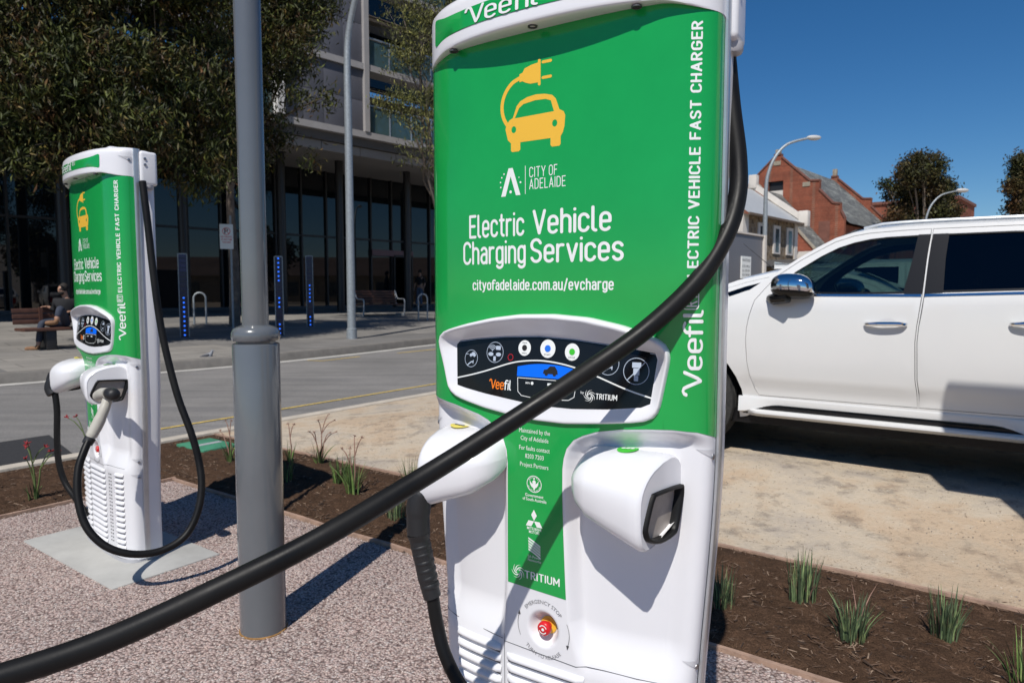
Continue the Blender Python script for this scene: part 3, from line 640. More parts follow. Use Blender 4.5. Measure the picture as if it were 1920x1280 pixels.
    for i in range(len(levs) - 1):
        for j in range(n - 1): a = i * n + j; F.append((a, a + 1, a + n + 1, a + n))
    last = (len(levs) - 1) * n; F.append(tuple(last + j for j in range(n)))
    hood = mesh('hood', V, F, M['white'], root, True, None, 50)
    def hoodfn(s, z, off=0):
        i = 6 if z < 1.90 else 7; l0, l1 = levs[i], levs[i + 1]; t = (z - l0[1]) / (l1[1] - l0[1]); b = l0[0][0] * (1 - t) + l1[0][0] * t
        p = hoodpt(s, ((b, 0), z, 1)); X, Y, nx, ny = plan(np.array(float(s))); return p + Vector((float(nx) * off, -float(ny) * off - off * .3, 0))
    band = [(x, z) for x, z in rrect(-.305, 1.869, .262, 1.929, .008)]
    nb = decal('name_band', [band], hoodfn, M['green'], hood, (), (.012, .02), .0012)
    decal('band_logo', word_at(['~V', 'e', 'e', 'f', '_i', 'l'], .12, -.165, .012, 1.880, .036, False, .2) + stroke(rrect(.025, 1.899, .062, 1.924, .004) + [rrect(.025, 1.899, .062, 1.924, .004)[0]], .002, 3) + word_at('RT', .15, .032, .055, 1.903, .017, False, .25), hoodfn, M['letter'], hood, (), None, .0024)
    for sx in (-.235, 0.0 - .01, .215):
        X, Y, nx, ny = plan(np.array(sx)); q = 1 - (abs(float(X)) / (A0 * .985)) ** 2.2; b = MB()
        b.lathe([(.0105, 0), (.0105, -.003), (.0075, -.003), (.0065, .004), (0, .004)], (float(X), -(float(Y) + .029 * q), 1.8478 - .003 * (abs(sx) > .2)), 16)
        b.build('downlight', M['inkgrey'], hood, True)
    # --- aluminium edge strips, rear shell, cable outlets
    for sg in (-1, 1):
        b = MB(); zs = np.r_[np.linspace(.03, 1.0, 24), 1.958]
        prof = [(.0015, .001), (.0065, .001), (.008, -.002), (.008, -.019), (.0065, -.022), (-.01, -.022)]
        vs = []; fs = []
        for z in zs: vs += [(sg * (A0 * float(taper(z)) + p[0]), -p[1], z) for p in prof]
        m_ = len(prof)
        for i in range(len(zs) - 1):
            for j in range(m_ - 1):
                q = i * m_ + j; f = (q, q + 1, q + m_ + 1, q + m_); fs.append(f if sg > 0 else f[::-1])
        b.add(vs, fs); b.build('edge_strip', M['alu'], root, True, 30)
    V = []; F = []; th = np.linspace(0, math.pi, 40); zs = np.r_[np.linspace(.03, 1.0, 20), 1.90, 1.935, 1.952, 1.960]
    for z in zs:
        k = float(taper(z)); e = 1 - (.0 if z < 1.91 else (z - 1.91) / .05 * .10)
        for t in th:
            cx, sy = math.cos(t), math.sin(t); V.append(((A0 + .001) * k * np.sign(cx) * abs(cx) ** .32 * (e if z > 1.91 else 1), .021 + .088 * k * abs(sy) ** .32 * e, z))
    n = len(th)
    for i in range(len(zs) - 1):
        for j in range(n - 1): a = i * n + j; F.append((a, a + n, a + n + 1, a + 1))
    F.append(tuple((len(zs) - 1) * n + j for j in range(n))[::-1])
    rear = mesh('rear_shell', V, F, M['white'], root, True, None, 50)
    b = MB(); b.bbox(-.29, .29, -.075, .10, 1.94, 1.9685, .012); b.build('top_cap', M['white'], root, True, 40)
    for sg in (-1, 1):
        b = MB(); T = lambda x, y, z: Vector((sg * x, y, z))
        b.bbox(.305 - .012 * (sg < 0), .372 - .012 * (sg < 0), .024, .100, 1.796, 1.95, .014, T, 3)
        o = b.build('cable_outlet', M['white'], root, True, 40)
        b = MB(); b.lathe([(.021, 0), (.024, .006), (.024, .02)], (sg * .352, .062, 1.778), 18); b.build('gland', M['grey_plastic'], o, True)
        b = MB()
        for z in (1.915, 1.888): b.lathe([(0, .003), (.006, .002), (.007, -.002)], (sg * .3735, .045, z), 10, (sg, 0, 0))
        b.build('screw', M['screw'], o, True)
    # fixing notches along both edges: flat sheets, the dents' shade put into their grey
    def body(s, z, off=0.0): return front(s, z, off - float(carve_depth(np.array([[s, z]]))[0])) if z < 1.84 else hoodfn(s, min(z, 1.93), off)
    for sg in (-1, 1):
        for z in (1.905, .958, .505, .430):
            s0 = sg * (LT - .006); s1 = sg * (LT - .058)
            decal('notch_shade', [dens([(s0, z + .012), (s1, z + .015), (s1 + sg * .014, z + .007), (s0, z - .012)], .005)], body, M['notchshade'], root, (), .005, .0014)
            sq = sg * (LT - .018); p = body(sq, z - .002, .001); X, Y, nx, ny = plan(np.array(sq))
            b = MB(); b.lathe([(.0062, 0), (.0062, .002), (.004, .0032), (0, .0032)], p, 10, (float(nx), -float(ny), 0)); b.build('fixing_screw', M['screw'], root, True)
    # --- control panel: raised bezel, black fascia
    cx, cz = PCX, PCZ
    ro, rb_ = RO, RB
    V = []; F = []; N = len(ro)
    prof = [(1.0, -.001), (.995, .006), (.985, .0125), ('i', .07, .0150), ('i', .16, .0150), ('i', .28, 't', .84), ('i', .55, 't', .5), ('i', .85, 't', .14), ('i', .98, 't', .02), ('i', 1.03, 't', 0)]
    for q in prof:
        for i in range(N):
            a = 2 * math.pi * i / N
            r = ro[i] * q[0] if q[0] != 'i' else ro[i] * .985 + (rb_[i] - ro[i] * .985) * q[1]
            hi = .0105 + .0125 * float(sstep((math.sin(a) + .05) / .5)); of_ = (q[-1] * hi / .0150 if q[-1] > 0 else q[-1]) if 't' not in q else (tilt(cz + rb_[i] * math.sin(a)) + .0022) * (1 - q[-1]) + hi * q[-1]
            V.append(front(cx + r * math.cos(a), cz + r * math.sin(a), of_))
    for i in range(len(prof) - 1):
        for j in range(N): a, b_ = i * N + j, i * N + (j + 1) % N; F.append((a, b_, b_ + N, a + N))
    panel = decal('control_panel', [BLK], pfront, M['black'], root, (), (.014, .03), .0020)
    mesh('bezel', V, F, M['white'], panel, True, None, 60)
    def pd(nm, pos, m, neg=(), grid=None, off=.0026): return decal(nm, pos, pfront, m, panel, neg, grid, off)
    curve = [(p.x, p.y) for p in catmull([(-.2445, 1.0855), (-.2, 1.096), (-.153, 1.109), (-.094, 1.128), (-.056, 1.136), (-.01, 1.1395), (.034, 1.1365), (.076, 1.129), (.125, 1.115), (.195, 1.091), (.2475, 1.0765)], 4)]
    pd('dividing_line', stroke(curve, .0030, 4), M['letter'], (), None)
    pd('fascia_outline', stroke([(x * .985 - .0002, 1.115 + (z - 1.115) * .965) for x, z in BLK[:7]], .0012, 3), M['picto'])
    o, i = ring(-.204, 1.134, .0205, .0012); mini = lambda cx, cz, s: [[(cx - 11 * s, cz - 2 * s), (cx - 10 * s, cz + 3 * s), (cx - 5 * s, cz + 4 * s), (cx - 1 * s, cz + 8 * s), (cx + 6 * s, cz + 8 * s), (cx + 10 * s, cz + 3 * s), (cx + 11 * s, cz - 2 * s)], disc(cx - 6 * s, cz - 2 * s, 2.6 * s, 10), disc(cx + 6 * s, cz - 2 * s, 2.6 * s, 10)]
    gun = lambda cx, cz, s, f=1: stroke([(cx - 9 * s * f, cz - 6 * s), (cx - 4 * s * f, cz - 2 * s), (cx + 2 * s * f, cz + 2 * s), (cx + 8 * s * f, cz + 3 * s)], 3 * s, 4) + stroke([(cx + 8 * s * f, cz - 1 * s), (cx + 8 * s * f, cz + 6 * s)], 2 * s, 4)
    pd('plug_in_pictogram', o, M['picto'], i); pd('plug_in_pictogram', mini(-.200, 1.142, .0009) + gun(-.205, 1.124, .001) + stroke([(-.222, 1.144), (-.214, 1.144)], .0015, 3), M['picto'])
    o, i = ring(-.1335, 1.152, .024, .0012); pd('pay_pictogram', o, M['picto'], i)
    pd('pay_pictogram', sum([stroke(arc(-.141, 1.156, r, r, 30, 150, 6), .0016, 3) for r in (.004, .008, .012)], []) + [disc(-.141, 1.156, .0016, 8), disc(-.145, 1.1475, .0075, 14, .0045), disc(-.123, 1.1475, .0075, 14, .0045), rrect(-.137, 1.132, -.130, 1.143, .001), rrect(-.131, 1.158, -.118, 1.167, .001)], M['picto'])
    o, i = ring(-.089, 1.143, .0075, .0012); pd('fault_lamp', o, M['red'], i)
    for (bx, bz, r, c, t1) in ((-.0525, 1.1655, .0165, 'dark', None), (.0075, 1.1665, .0190, 'bluebtn', 'START'), (.0680, 1.1620, .0175, 'greenbtn', 'STOP')):
        bt = pd('button', [disc(bx, bz, r, 28, r * 1.06)], M['letter'], (), None, .0030)
        decal('button_dot', [disc(bx, bz + .0005, r * .40, 20)], pfront, M[c], panel, (), None, .0036)

        rows = [('MAX', bx - .006, bx + .006, bz + r * .6, .0034, 0, False), ('MIN', bx - .006, bx + .006, bz - r * .8, .0034, 0, False)] if t1 is None else [(t1, bx - .008, bx + .008, bz - r * .78, .0034, 0, False)]
        print_text('button_lettering', rows, pfront, M['inkgrey'], panel, .0034)
    o, i = ring(.153, 1.142, .0245, .0012); pd('unplug_pictogram', o, M['picto'], i); pd('unplug_pictogram', mini(.158, 1.152, .0009) + gun(.153, 1.131, .0011, 1) + stroke([(.138, 1.137), (.146, 1.137)], .0015, 3), M['picto'])
    o, i = ring(.2145, 1.129, .0275, .0013); pd('no_parking_pictogram', o, M['picto'], i)
    pd('no_parking_pictogram', [rrect(.2055, 1.136, .2245, 1.147, .001), rrect(.2085, 1.121, .2215, 1.135, .001), rrect(.2105, 1.109, .2195, 1.120, .001)] + stroke([(.196, 1.110), (.233, 1.148)], .0018, 3), M['picto'])
    scr = [(-.068, 1.1020)] + [(p.x, p.y) for p in catmull([(-.068, 1.1235), (-.033, 1.1300), (.004, 1.1325), (.045, 1.1305), (.082, 1.1240)], 4)] + [(.082, 1.1020)]
    sc = pd('display_screen', [scr], M['screen'], (), None, .0028)
    decal('screen_pictogram', mini(.018, 1.115, .0017), pfront, M['dark'], panel, (), None, .0034)
    pd('display_outline', stroke([(-.066, 1.0985), (.083, 1.0985), (.079, 1.066), (.066, 1.0585), (-.002, 1.0545), (-.053, 1.0595), (-.063, 1.068), (-.066, 1.0985)], .0014, 3), M['letter'])
    pd('display_lettering', [rrect(.012, 1.086, .030, 1.0915, .001), disc(-.027, 1.0885, .0036, 10)], M['letter']); print_text('display_lettering', [('MIN', -.044, -.033, 1.0865, .004, .01, False), ('%', .034, .038, 1.0865, .004, .01, False)], pfront, M['letter'], panel, .0026)
    vw = word_at(['~V', 'e', 'e', 'f', '_i', 'l'], .14, -.138, -.083, 1.0695, .0205, False, .2); half = [p for p in vw if np.mean([q[0] for q in p]) < -.1015]; rest = [p for p in vw if np.mean([q[0] for q in p]) >= -.1015]
    pd('panel_logo', half, M['orange']); pd('panel_logo', rest, M['letter'])
    pd('panel_swirl', swirl(.115, 1.0715, .0135), M['letter']); pd('panel_maker_lettering', word_at('TRITIUM', .15, .130, .176, 1.0668, .0105, gap=.26), M['letter']); print_text('panel_by_lettering', [('by', .094, .102, 1.0755, .005, 0, False)], pfront, M['letter'], panel, .0026)
    # --- holsters: two pods splayed left and right, each with a rubber-rimmed socket in its outer face
    for sg in (1, -1):
        secs = []; NR = 28
        # (X at the section's front, X at its back, ymin, ymax, zlow, zhigh)
        for (xf, xb, y0, y1, z0, z1) in ((.092, .10, .03, .085, .895, .938), (.096, .10, .03, .130, .872, .950), (.104, .105, .03, .160, .855, .957), (.122, .115, .03, .182, .842, .962), (.150, .13, .03, .195, .822, .967), (.20, .19, .03, .203, .802, .969), (.245, .25, .03, .209, .784, .970), (.262, .278, .03, .210, .777, .970), (.270, .290, .030, .208, .776, .968), (.274, .297, .033, .203, .780, .963)):
            R_ = []
            for i in range(NR):
                a = 2 * math.pi * i / NR; ca, sa = math.cos(a), math.sin(a); e = .60
                yy = (y0 + y1) / 2 + (y1 - y0) / 2 * np.sign(ca) * abs(ca) ** e; hz = (z1 - z0) / 2
                zz_ = (z0 + z1) / 2 + hz * np.sign(sa) * abs(sa) ** e
                f = (yy - y0) / (y1 - y0 + 1e-6)
                if sa > 0: zz_ -= .036 * f ** 2 * sa ** .5           # top falls to the nose
                else: zz_ += .050 * (1 - f) * abs(sa)                # underside climbs back to the body
                zz_ -= .0
                R_.append(Vector((sg * (xb + (xf - xb) * f), -yy, zz_)))
            secs.append(R_)
        V = [p for r in secs for p in r]; F = []
        for i in range(len(secs) - 1):
            for j in range(NR):
                a, b_ = i * NR + j, i * NR + (j + 1) % NR; f = (a, b_, b_ + NR, a + NR); F.append(f if sg > 0 else f[::-1])
        f0 = tuple(range(NR)); F.append(f0[::-1] if sg > 0 else f0)
        # outer face: plane through the last ring, with the opening
        last = secs[-1]; base = (len(secs) - 1) * NR; c = sum(last, Vector()) / NR
        pts = [(.150, .902), (.046, .897), (.036, .886), (.040, .865), (.058, .812), (.076, .798), (.133, .797), (.177, .812), (.191, .829), (.191, .845), (.172, .886), (.163, .898)]; pts = [(.118 + (a - .118) / 1.12, .850 + (b_ - .850) / 1.12) for a, b_ in pts]   # opening outline (y, z)
        def face(y, z, off):
            f = (y - .036) / (.194 - .036); return Vector((sg * (.297 + (.274 - .297) * f + off), -y, z))
        op = [(p.x, p.y) for p in catmull([(a, b_, 0) for a, b_ in pts], 3, True)]
        pod = mesh('holster', V, F, M['white'], root, True, None, 60)
        rim_o = [((y - .118) * 1.10 + .118, (z - .850) * 1.10 + .850) for y, z in op]
        decal('socket_face', [[(-p.y, p.z) for p in last]], face, M['white'], pod, (rim_o,), None, .0) if sg > 0 else decal('socket_face', [[(-p.y, p.z) for p in last]], face, M['white'], pod, (rim_o,), None, .0)
        V = []; F = []; N = len(op)
        prof = [(1.13, -.002), (1.12, .006), (1.05, .008), (.985, .007), (.955, .002), (.945, -.004), (.94, -.014)]
        for k_, o_ in prof: V += [face((y - .118) * k_ + .118, (z - .850) * k_ + .850, o_) for y, z in op]
        for i in range(len(prof) - 1):
            for j in range(N): a, b_ = i * N + j, i * N + (j + 1) % N; F.append((a, b_, b_ + N, a + N) if sg < 0 else (a, a + N, b_ + N, b_))
        rim = mesh('socket_rim', V, F, M['rubber'], pod, True)
        decal('socket_plate', [[((y - .118) * .96 + .118, (z - .850) * .96 + .850) for y, z in op]], face, M['greysheet'], pod, (), None, -.010)
        # round sticker on the top of the pod
        V = []; F = []; N = 24; px_, py2 = (.197, .084) if sg > 0 else (.243, .080)
        def podtop(x, y):
            i = 3; xs = [.112, .150, .20, .245]; t = (x - .122) / (.245 - .122); y1 = .182 + .027 * t; z1 = .962 + .008 * t; z0 = .842 - .058 * t
            f = (y - .03) / (y1 - .03); ca = 2 * f - 1; ca_ = abs(ca) ** (1 / .60); sa = math.sqrt(max(0, 1 - ca_ ** 2)); hz = (z1 - z0) / 2
            return (z0 + z1) / 2 + hz * sa ** .60 - .036 * f * f * sa ** .5
        for k_, r in enumerate((.0, .55, 1.0)):
            for i in range(N):
                a = 2 * math.pi * i / N; x = px_ + .023 * r * math.cos(a); y = py2 + .024 * r * math.sin(a); V.append((sg * x, -y, podtop(x, y) + .0032))
        for i in range(2):
            for j in range(N): a, b_ = i * N + j, i * N + (j + 1) % N; F.append((a, a + N, b_ + N, b_) if sg > 0 else (a, b_, b_ + N, a + N))
        st = mesh('plug_type_sticker', V, F, M['greenbtn'] if sg > 0 else M['stickeryellow'], pod, True)
        ob = []
        for i in range(3):
            for q in disc(0, 0, .005, 10): ob.append((sg * (px_ + (i - 1) * .010 + q[0]), -(py2 + q[1]), podtop(px_ + (i - 1) * .010 + q[0], py2 + q[1]) + .0044))
        mesh('sticker_pictogram', ob, [tuple(range(k_ * 10, k_ * 10 + 10)) for k_ in range(3)], M['letter'] if sg > 0 else M['inkgrey'], pod, False)
    # --- emergency stop
    b = MB(); ey = front(*ESTOP, -.0275); c = (ey.x, ey.y, ey.z)
    b.lathe([(.0200, -.006), (.0200, .002), (.018, .003), (0, .003)], c, 32, (0, -1, 0)); es = b.build('emergency_stop_plate', M['yellow'], root, True)
    b = MB(); b.lathe([(.009, .003), (.009, .012), (.0145, .014), (.0165, .018), (.0158, .0265), (.013, .029), (0, .0295)], c, 32, (0, -1, 0)); eb = b.build('emergency_button', M['red'], es, True, 50)
    o, i = ring(ESTOP[0], ESTOP[1], .0125, .0028); V_ = lambda x, z, off: Vector((x + ey.x - ESTOP[0], ey.y - .0299, z))
    half_ring = [arc(ESTOP[0], ESTOP[1], .0105, .0105, 20, 150, 10) + arc(ESTOP[0], ESTOP[1], .0082, .0082, 150, 20, 10), arc(ESTOP[0], ESTOP[1], .0105, .0105, 200, 330, 10) + arc(ESTOP[0], ESTOP[1], .0082, .0082, 330, 200, 10), disc(ESTOP[0], ESTOP[1], .0036, 12)]
    decal('button_arrow', half_ring, V_, M['letter'], es, (), None, 0)
    around('stop_lettering', 'EMERGENCY STOP', ESTOP[0], ESTOP[1], .0600, 140, 40, .0085, M['midgrey'], 0, False, root, .0012)
    around('release_lettering', 'TURN TO RELEASE', ESTOP[0], ESTOP[1], .0690, 223, 317, .0085, M['midgrey'], 0, True, root, .0012)
    for a0, a1 in ((205, 160), (25, -20)):
        e1 = rad(a1); tip = (ESTOP[0] + .072 * math.cos(e1), ESTOP[1] + .066 * math.sin(e1)); w_ = stroke(arc(ESTOP[0], ESTOP[1], .072, .066, a0, a1, 10), .0012, 3)
        sgn = 1 if a0 > 90 else -1
        decal('turn_arrow', w_ + [[(tip[0] - .004, tip[1] - sgn * .002), (tip[0] + .004, tip[1] - sgn * .002), (tip[0] + .001 * sgn, tip[1] + sgn * .009)]], front, M['inkgrey'], root, (), None, .0012)
    # --- ventilation louvres, slots, seams
    surf = body
    for s0, s1 in ((-.285, -.128), (-.108, .112), (.225, .300)):
        b = MB()
        for z in np.arange(.445 if s0 > -.2 else .458, .075, -.0270):
            V = []; F = []; xs = np.linspace(s0, s1, 14); pr_ = [(.0, -.002), (.003, .007), (.0095, .0108), (.015, .0095), (.018, .0035), (.0177, -.002)]
            for i, x in enumerate(xs):
                en = min(1, min(i, 13 - i) / 1.0 + .25); V += [surf(x, z - dz, o_ * en) for dz, o_ in pr_]
            for i in range(13):
                for j in range(5): a = i * 6 + j; F.append((a, a + 1, a + 7, a + 6))
            b.add(V, [f[::-1] for f in F])
        b.build('louvres', M['white'], root, True, 70)
        dk = [rrect(s0 + .003, z - .0228, s1 - .003, z - .0188, .0015) for z in np.arange(.445 if s0 > -.2 else .458, .075, -.0270)]
        decal('louvre_gaps', dk, surf, M['inkgrey'], root, (), .015, .0011)
    decal('vent_slots', [rrect(x, z, x + .013, z + .005, .001, 2) for z in np.arange(.10, .44, .0172) for x in (.150, .172)], surf, M['dark'], root, (), None, .0011)
    seam = [(-LT, .479), (-.298, .476), (-.122, .474)]
    decal('shell_seam', stroke([(LT, .469), (.3, .469), (.24, .470), (.16, .470), (.115, .468), (.09, .463), (-.1155, .470), (-.1155, .62)], .0014, 3) + stroke(seam, .0014, 3) + stroke([(-.1155, .47), (-.1155, .05)], .0014, 3), surf, M['inkgrey'], root, (), .006, .0012)
    # --- foot
    V = []; F = []; th = np.linspace(0, 2 * math.pi, 64, endpoint=False); prof = [(1.045, 0), (1.045, .005), (1.03, .008), (.995, .009), (.99, .034)]
    for q, z in prof:
        for t in th:
            cx_, sy = math.cos(t), math.sin(t); X = A0 * .9 * np.sign(cx_) * abs(cx_) ** .5; Y = (.092 if sy > 0 else .12) * np.sign(sy) * abs(sy) ** .6; V.append((X * q, -Y * q * (1.1 if q > 1 else 1), z))
    for i in range(len(prof) - 1):
        for j in range(64): a, b_ = i * 64 + j, i * 64 + (j + 1) % 64; F.append((a, b_, b_ + 64, a + 64))
    mesh('foot_gasket', V, F, M['grey_plastic'], root, True, None, 40)
    return root
M['stickeryellow'] = mat('yellow_sticker', (0.72, 0.62, 0.12), 0.4)
def inv_parent(o, root):
    o.parent = root; bpy.context.view_layer.update(); o.matrix_parent_inverse = root.matrix_world.inverted()
C1, C2 = (.121, 1.58, 0.03), (-1.9985, 3.407, 0.03)
near = make_charger('ev_charger', 'foreground green and white charger with a thick black cable swung across its front')
far = copy_tree(near)
far['label'] = 'green and white charger further back, standing on a visible concrete pad with looped cable'
near.location = (C1[0], C1[1], 0); near.rotation_euler = (0, 0, rad(90 - 122.5))
far.location = (C2[0], C2[1], -.012); far.rotation_euler = (0, 0, rad(90 - 131.5))
# --- cables and plugs (built in world space, then parented to their charger)
bpy.context.view_layer.update()
def hang(o, root): o.parent = root; o.matrix_parent_inverse = root.matrix_world.inverted()
def cable(name, pts, r, root, m, parent=None, n=14):
    b = MB(); b.tube(catmull(pts, 8), r, n); o = b.build(name, m, None, True); hang(o, root)
    return o
# near charger, right outlet: swings across the front and away to the lower left
P = [px(*q) for q in ((1362, 92, 1.435), (1372, 200, 1.425), (1384, 300, 1.41), (1382, 372, 1.395), (1358, 447, 1.375), (1306, 528, 1.345), (1212, 617, 1.315), (1098, 698, 1.295), (958, 790, 1.27), (800, 890, 1.215), (600, 1009, 1.11), (400, 1109, 1.04), (200, 1200, 1.0), (0, 1268, .97), (-200, 1322, .95))]
P += [Vector((-1.20, .90, .40)), Vector((-1.45, .72, .22)), Vector((-1.75, .45, .07)), Vector((-2.1, .15, .021)), Vector((-3.0, -.5, .019)), Vector((-4.2, -.9, .019))]
cable('charging_cable', P, .0188, near, M['rubber'])
# near charger, left socket: black plug hanging from the pod, cable running down behind the body
hp = [px(*q) for q in ((812, 900, 1.60), (797, 916, 1.60), (787, 938, 1.60), (784, 965, 1.60), (785, 1000, 1.60))]
b = MB(); b.tube(catmull(hp, 6), [.026] * 8 + [.0285] * 10 + [.027] * 7, 18)
q = [px(785, 1000, 1.60), px(787, 1012, 1.60)]; b.tube(q, [.028, .0235], 18)
pl = b.build('plug', M['blackplastic'], None, True, 50); hang(pl, near)
gp = [px(*t) for t in ((786, 1008, 1.60), (795, 1050, 1.60), (803, 1090, 1.60), (811, 1118, 1.60))]; b = MB(); b.tube(catmull(gp, 6), [.0235] * 6 + [.0225] * 6 + [.021] * 7, 18)
for i in range(1, 7):
    c = Vector(gp[0]).lerp(gp[3], i / 7.5); ax = (Vector(gp[3]) - gp[0]).normalized(); b.lathe([(.0215, -.006), (.0247 - i * .0003, -.003), (.0247 - i * .0003, .003), (.0215, .006)], c, 18, ax)
g = b.build('plug_grip', M['blackplastic'], None, True, 50); hang(g, near)
cable('plug_cable', [px(*q) for q in ((811, 1116, 1.60), (816, 1150, 1.60), (822, 1180, 1.60), (833, 1222, 1.59), (856, 1272, 1.58), (890, 1318, 1.57), (930, 1350, 1.60), (960, 1365, 1.70))], .0155, near, M['rubber'])
# far charger, right side: pale plug in the socket, long loop from the rear outlet
far_loop = [(267, 340, 3.125), (277, 420, 3.125), (286, 500, 3.125), (298, 590, 3.125), (312, 662, 3.125), (334, 745, 3.120), (358, 810, 3.110), (372, 860, 3.110), (378, 908, 3.089), (371, 958, 3.057), (349, 1002, 3.015), (312, 1028, 2.963), (270, 1038, 2.911), (228, 1035, 2.869), (190, 1018, 2.848), (160, 983, 2.848), (146, 930, 2.869), (147, 880, 2.900), (158, 845, 2.932), (168, 822, 2.963)]
cable('charging_cable', [px(*q) for q in far_loop], .0158, far, M['rubber'])
b = MB(); pts = [px(*q) for q in ((167, 826, 2.963), (174, 812, 2.973), (183, 795, 2.984), (192, 775, 2.994), (198, 760, 3.005), (202, 748, 3.015))]
b.tube(catmull(pts, 4), [.018] * 3 + [.0235] * 3 + [.0245] * 5 + [.022] * 5 + [.021] * 5, 14)
pb = b.build('plug', M['beigeplug'], None, True, 50); hang(pb, far)
b = MB(); b.tube([px(*q) for q in ((186, 742, 3.110), (192, 738, 3.068), (203, 737, 2.994))], [.027, .027, .025], 16); o = b.build('plug_nose', M['beigeplug'], None, True, 50); hang(o, far)
b = MB(); b.tube([px(*q) for q in ((205, 737, 3.005), (210, 738, 2.973), (213, 740, 2.947), (215, 741, 2.937))], [.026, .029, .027, .017], 18); o = b.build('plug_cap', M['blackplastic'], None, True, 60); hang(o, far)
b = MB(); b.tube([px(*q) for q in ((163, 832, 2.958), (170, 820, 2.968))], [.022, .0235], 14); o = b.build('plug_collar', M['blackplastic'], None, True, 50); hang(o, far)
# far charger, left side: black plug and cable
b = MB(); b.tube(catmull([px(*q) for q in ((108, 712, 3.497), (98, 716, 3.497), (95, 728, 3.497), (100, 738, 3.497))], 4), .028, 14)
b.tube(catmull([px(*q) for q in ((96, 700, 3.497), (92, 715, 3.497), (95, 735, 3.497))], 4), [.014] * 9, 10)
o = b.build('plug', M['blackplastic'], None, True, 50); hang(o, far)
cable('plug_cable', [px(*q) for q in ((103, 736, 3.497), (107, 770, 3.497), (107, 820, 3.507), (110, 865, 3.518), (121, 902, 3.518), (139, 930, 3.507), (160, 958, 3.518), (175, 965, 3.612))], .0150, far, M['rubber'])
# ================================================================== grey steel lamp column
lp = thing('lamp_post', 'grey steel post with wider lower sleeve and rounded collar, standing in pink gravel', 'lamp post', (-.957, 2.545, 0))
b = MB(); b.lathe([(.0845, 0), (.0845, 1.095), (.083, 1.10), (.078, 1.102)], n=48); b.build('sleeve', M['steelgrey'], lp, True, 40)
b = MB(); b.lathe([(.070, 1.095), (.070, 1.110), (.083, 1.112), (.0868, 1.122), (.0868, 1.140), (.080, 1.156), (.066, 1.164), (.056, 1.167), (.050, 1.170)], n=48); b.build('collar', M['steelgrey'], lp, True, 40)
b = MB(); b.lathe([(.0475, 1.16), (.0475, 3.2), (.0455, 6.2), (0, 6.21)], n=40); b.build('shaft', M['steelgrey'], lp, True, 40)
M['rust'] = mat('rusty_base_ring', (.28, .15, .05), .9, var=.4, vscale=30)
b = MB(); b.lathe([(.089, -.01), (.0885, .004), (.084, .0065)], n=40); b.build('base_ring', M['rust'], lp, True)
b = MB(); b.tube([(.0, 0, 6.1), (.25, -.3, 6.28), (.5, -.6, 6.33)], .024, 10); b.build('bracket_arm', M['steelgrey'], lp, True)
b = MB(); b.bbox(.42, .78, -.98, -.58, 6.30, 6.39, .03); b.build('lamp_head', M['steelgrey'], lp, True)

# ================================================================== cars
M['carwhite'] = mat('white_car_paint', (.70, .70, .69), .24, coat=0.6, var=.01, vscale=2)
M['trimblack'] = mat('black_car_trim', (.009, .009, .010), .24, spec=.35)
M['tyre'] = mat('tyre_rubber', (.022, .021, .020), .85, var=.4, vscale=25, bump=.5, bscale=60)
M['rimmetal'] = mat('alloy_wheel', (.45, .45, .47), .3, metal=.9)
M['cloth'] = mat('dark_seat_cloth', (.025, .025, .028), .8); M['headliner'] = mat('grey_headliner', (.30, .29, .27), .9)
def glass_mat(name, tint, refl=1.5, rough=.0):
    m = bpy.data.materials.new(name); m.use_nodes = True; t = m.node_tree; t.nodes.clear(); o = t.nodes.new('ShaderNodeOutputMaterial'); mx = t.nodes.new('ShaderNodeMixShader')
    tr = t.nodes.new('ShaderNodeBsdfTransparent'); tr.inputs[0].default_value = (*tint, 1); gl = t.nodes.new('ShaderNodeBsdfGlossy'); gl.inputs['Roughness'].default_value = rough; gl.inputs['Color'].default_value = (.9, .95, 1, 1)
    fr = t.nodes.new('ShaderNodeFresnel'); fr.inputs[0].default_value = refl
    t.links.new(fr.outputs[0], mx.inputs[0]); t.links.new(tr.outputs[0], mx.inputs[1]); t.links.new(gl.outputs[0], mx.inputs[2]); t.links.new(mx.outputs[0], o.inputs[0]); return m
M['cabglass'] = glass_mat('tinted_car_glass', (.24, .33, .31), 1.5); M['privglass'] = glass_mat('privacy_glass', (.018, .018, .019), 1.45)
M['lampglass'] = mat('clear_lamp_lens', (.75, .76, .78), .08, spec=.6); M['redlens'] = mat('red_lamp_lens', (.45, .01, .012), .12)
CA = rad(126)
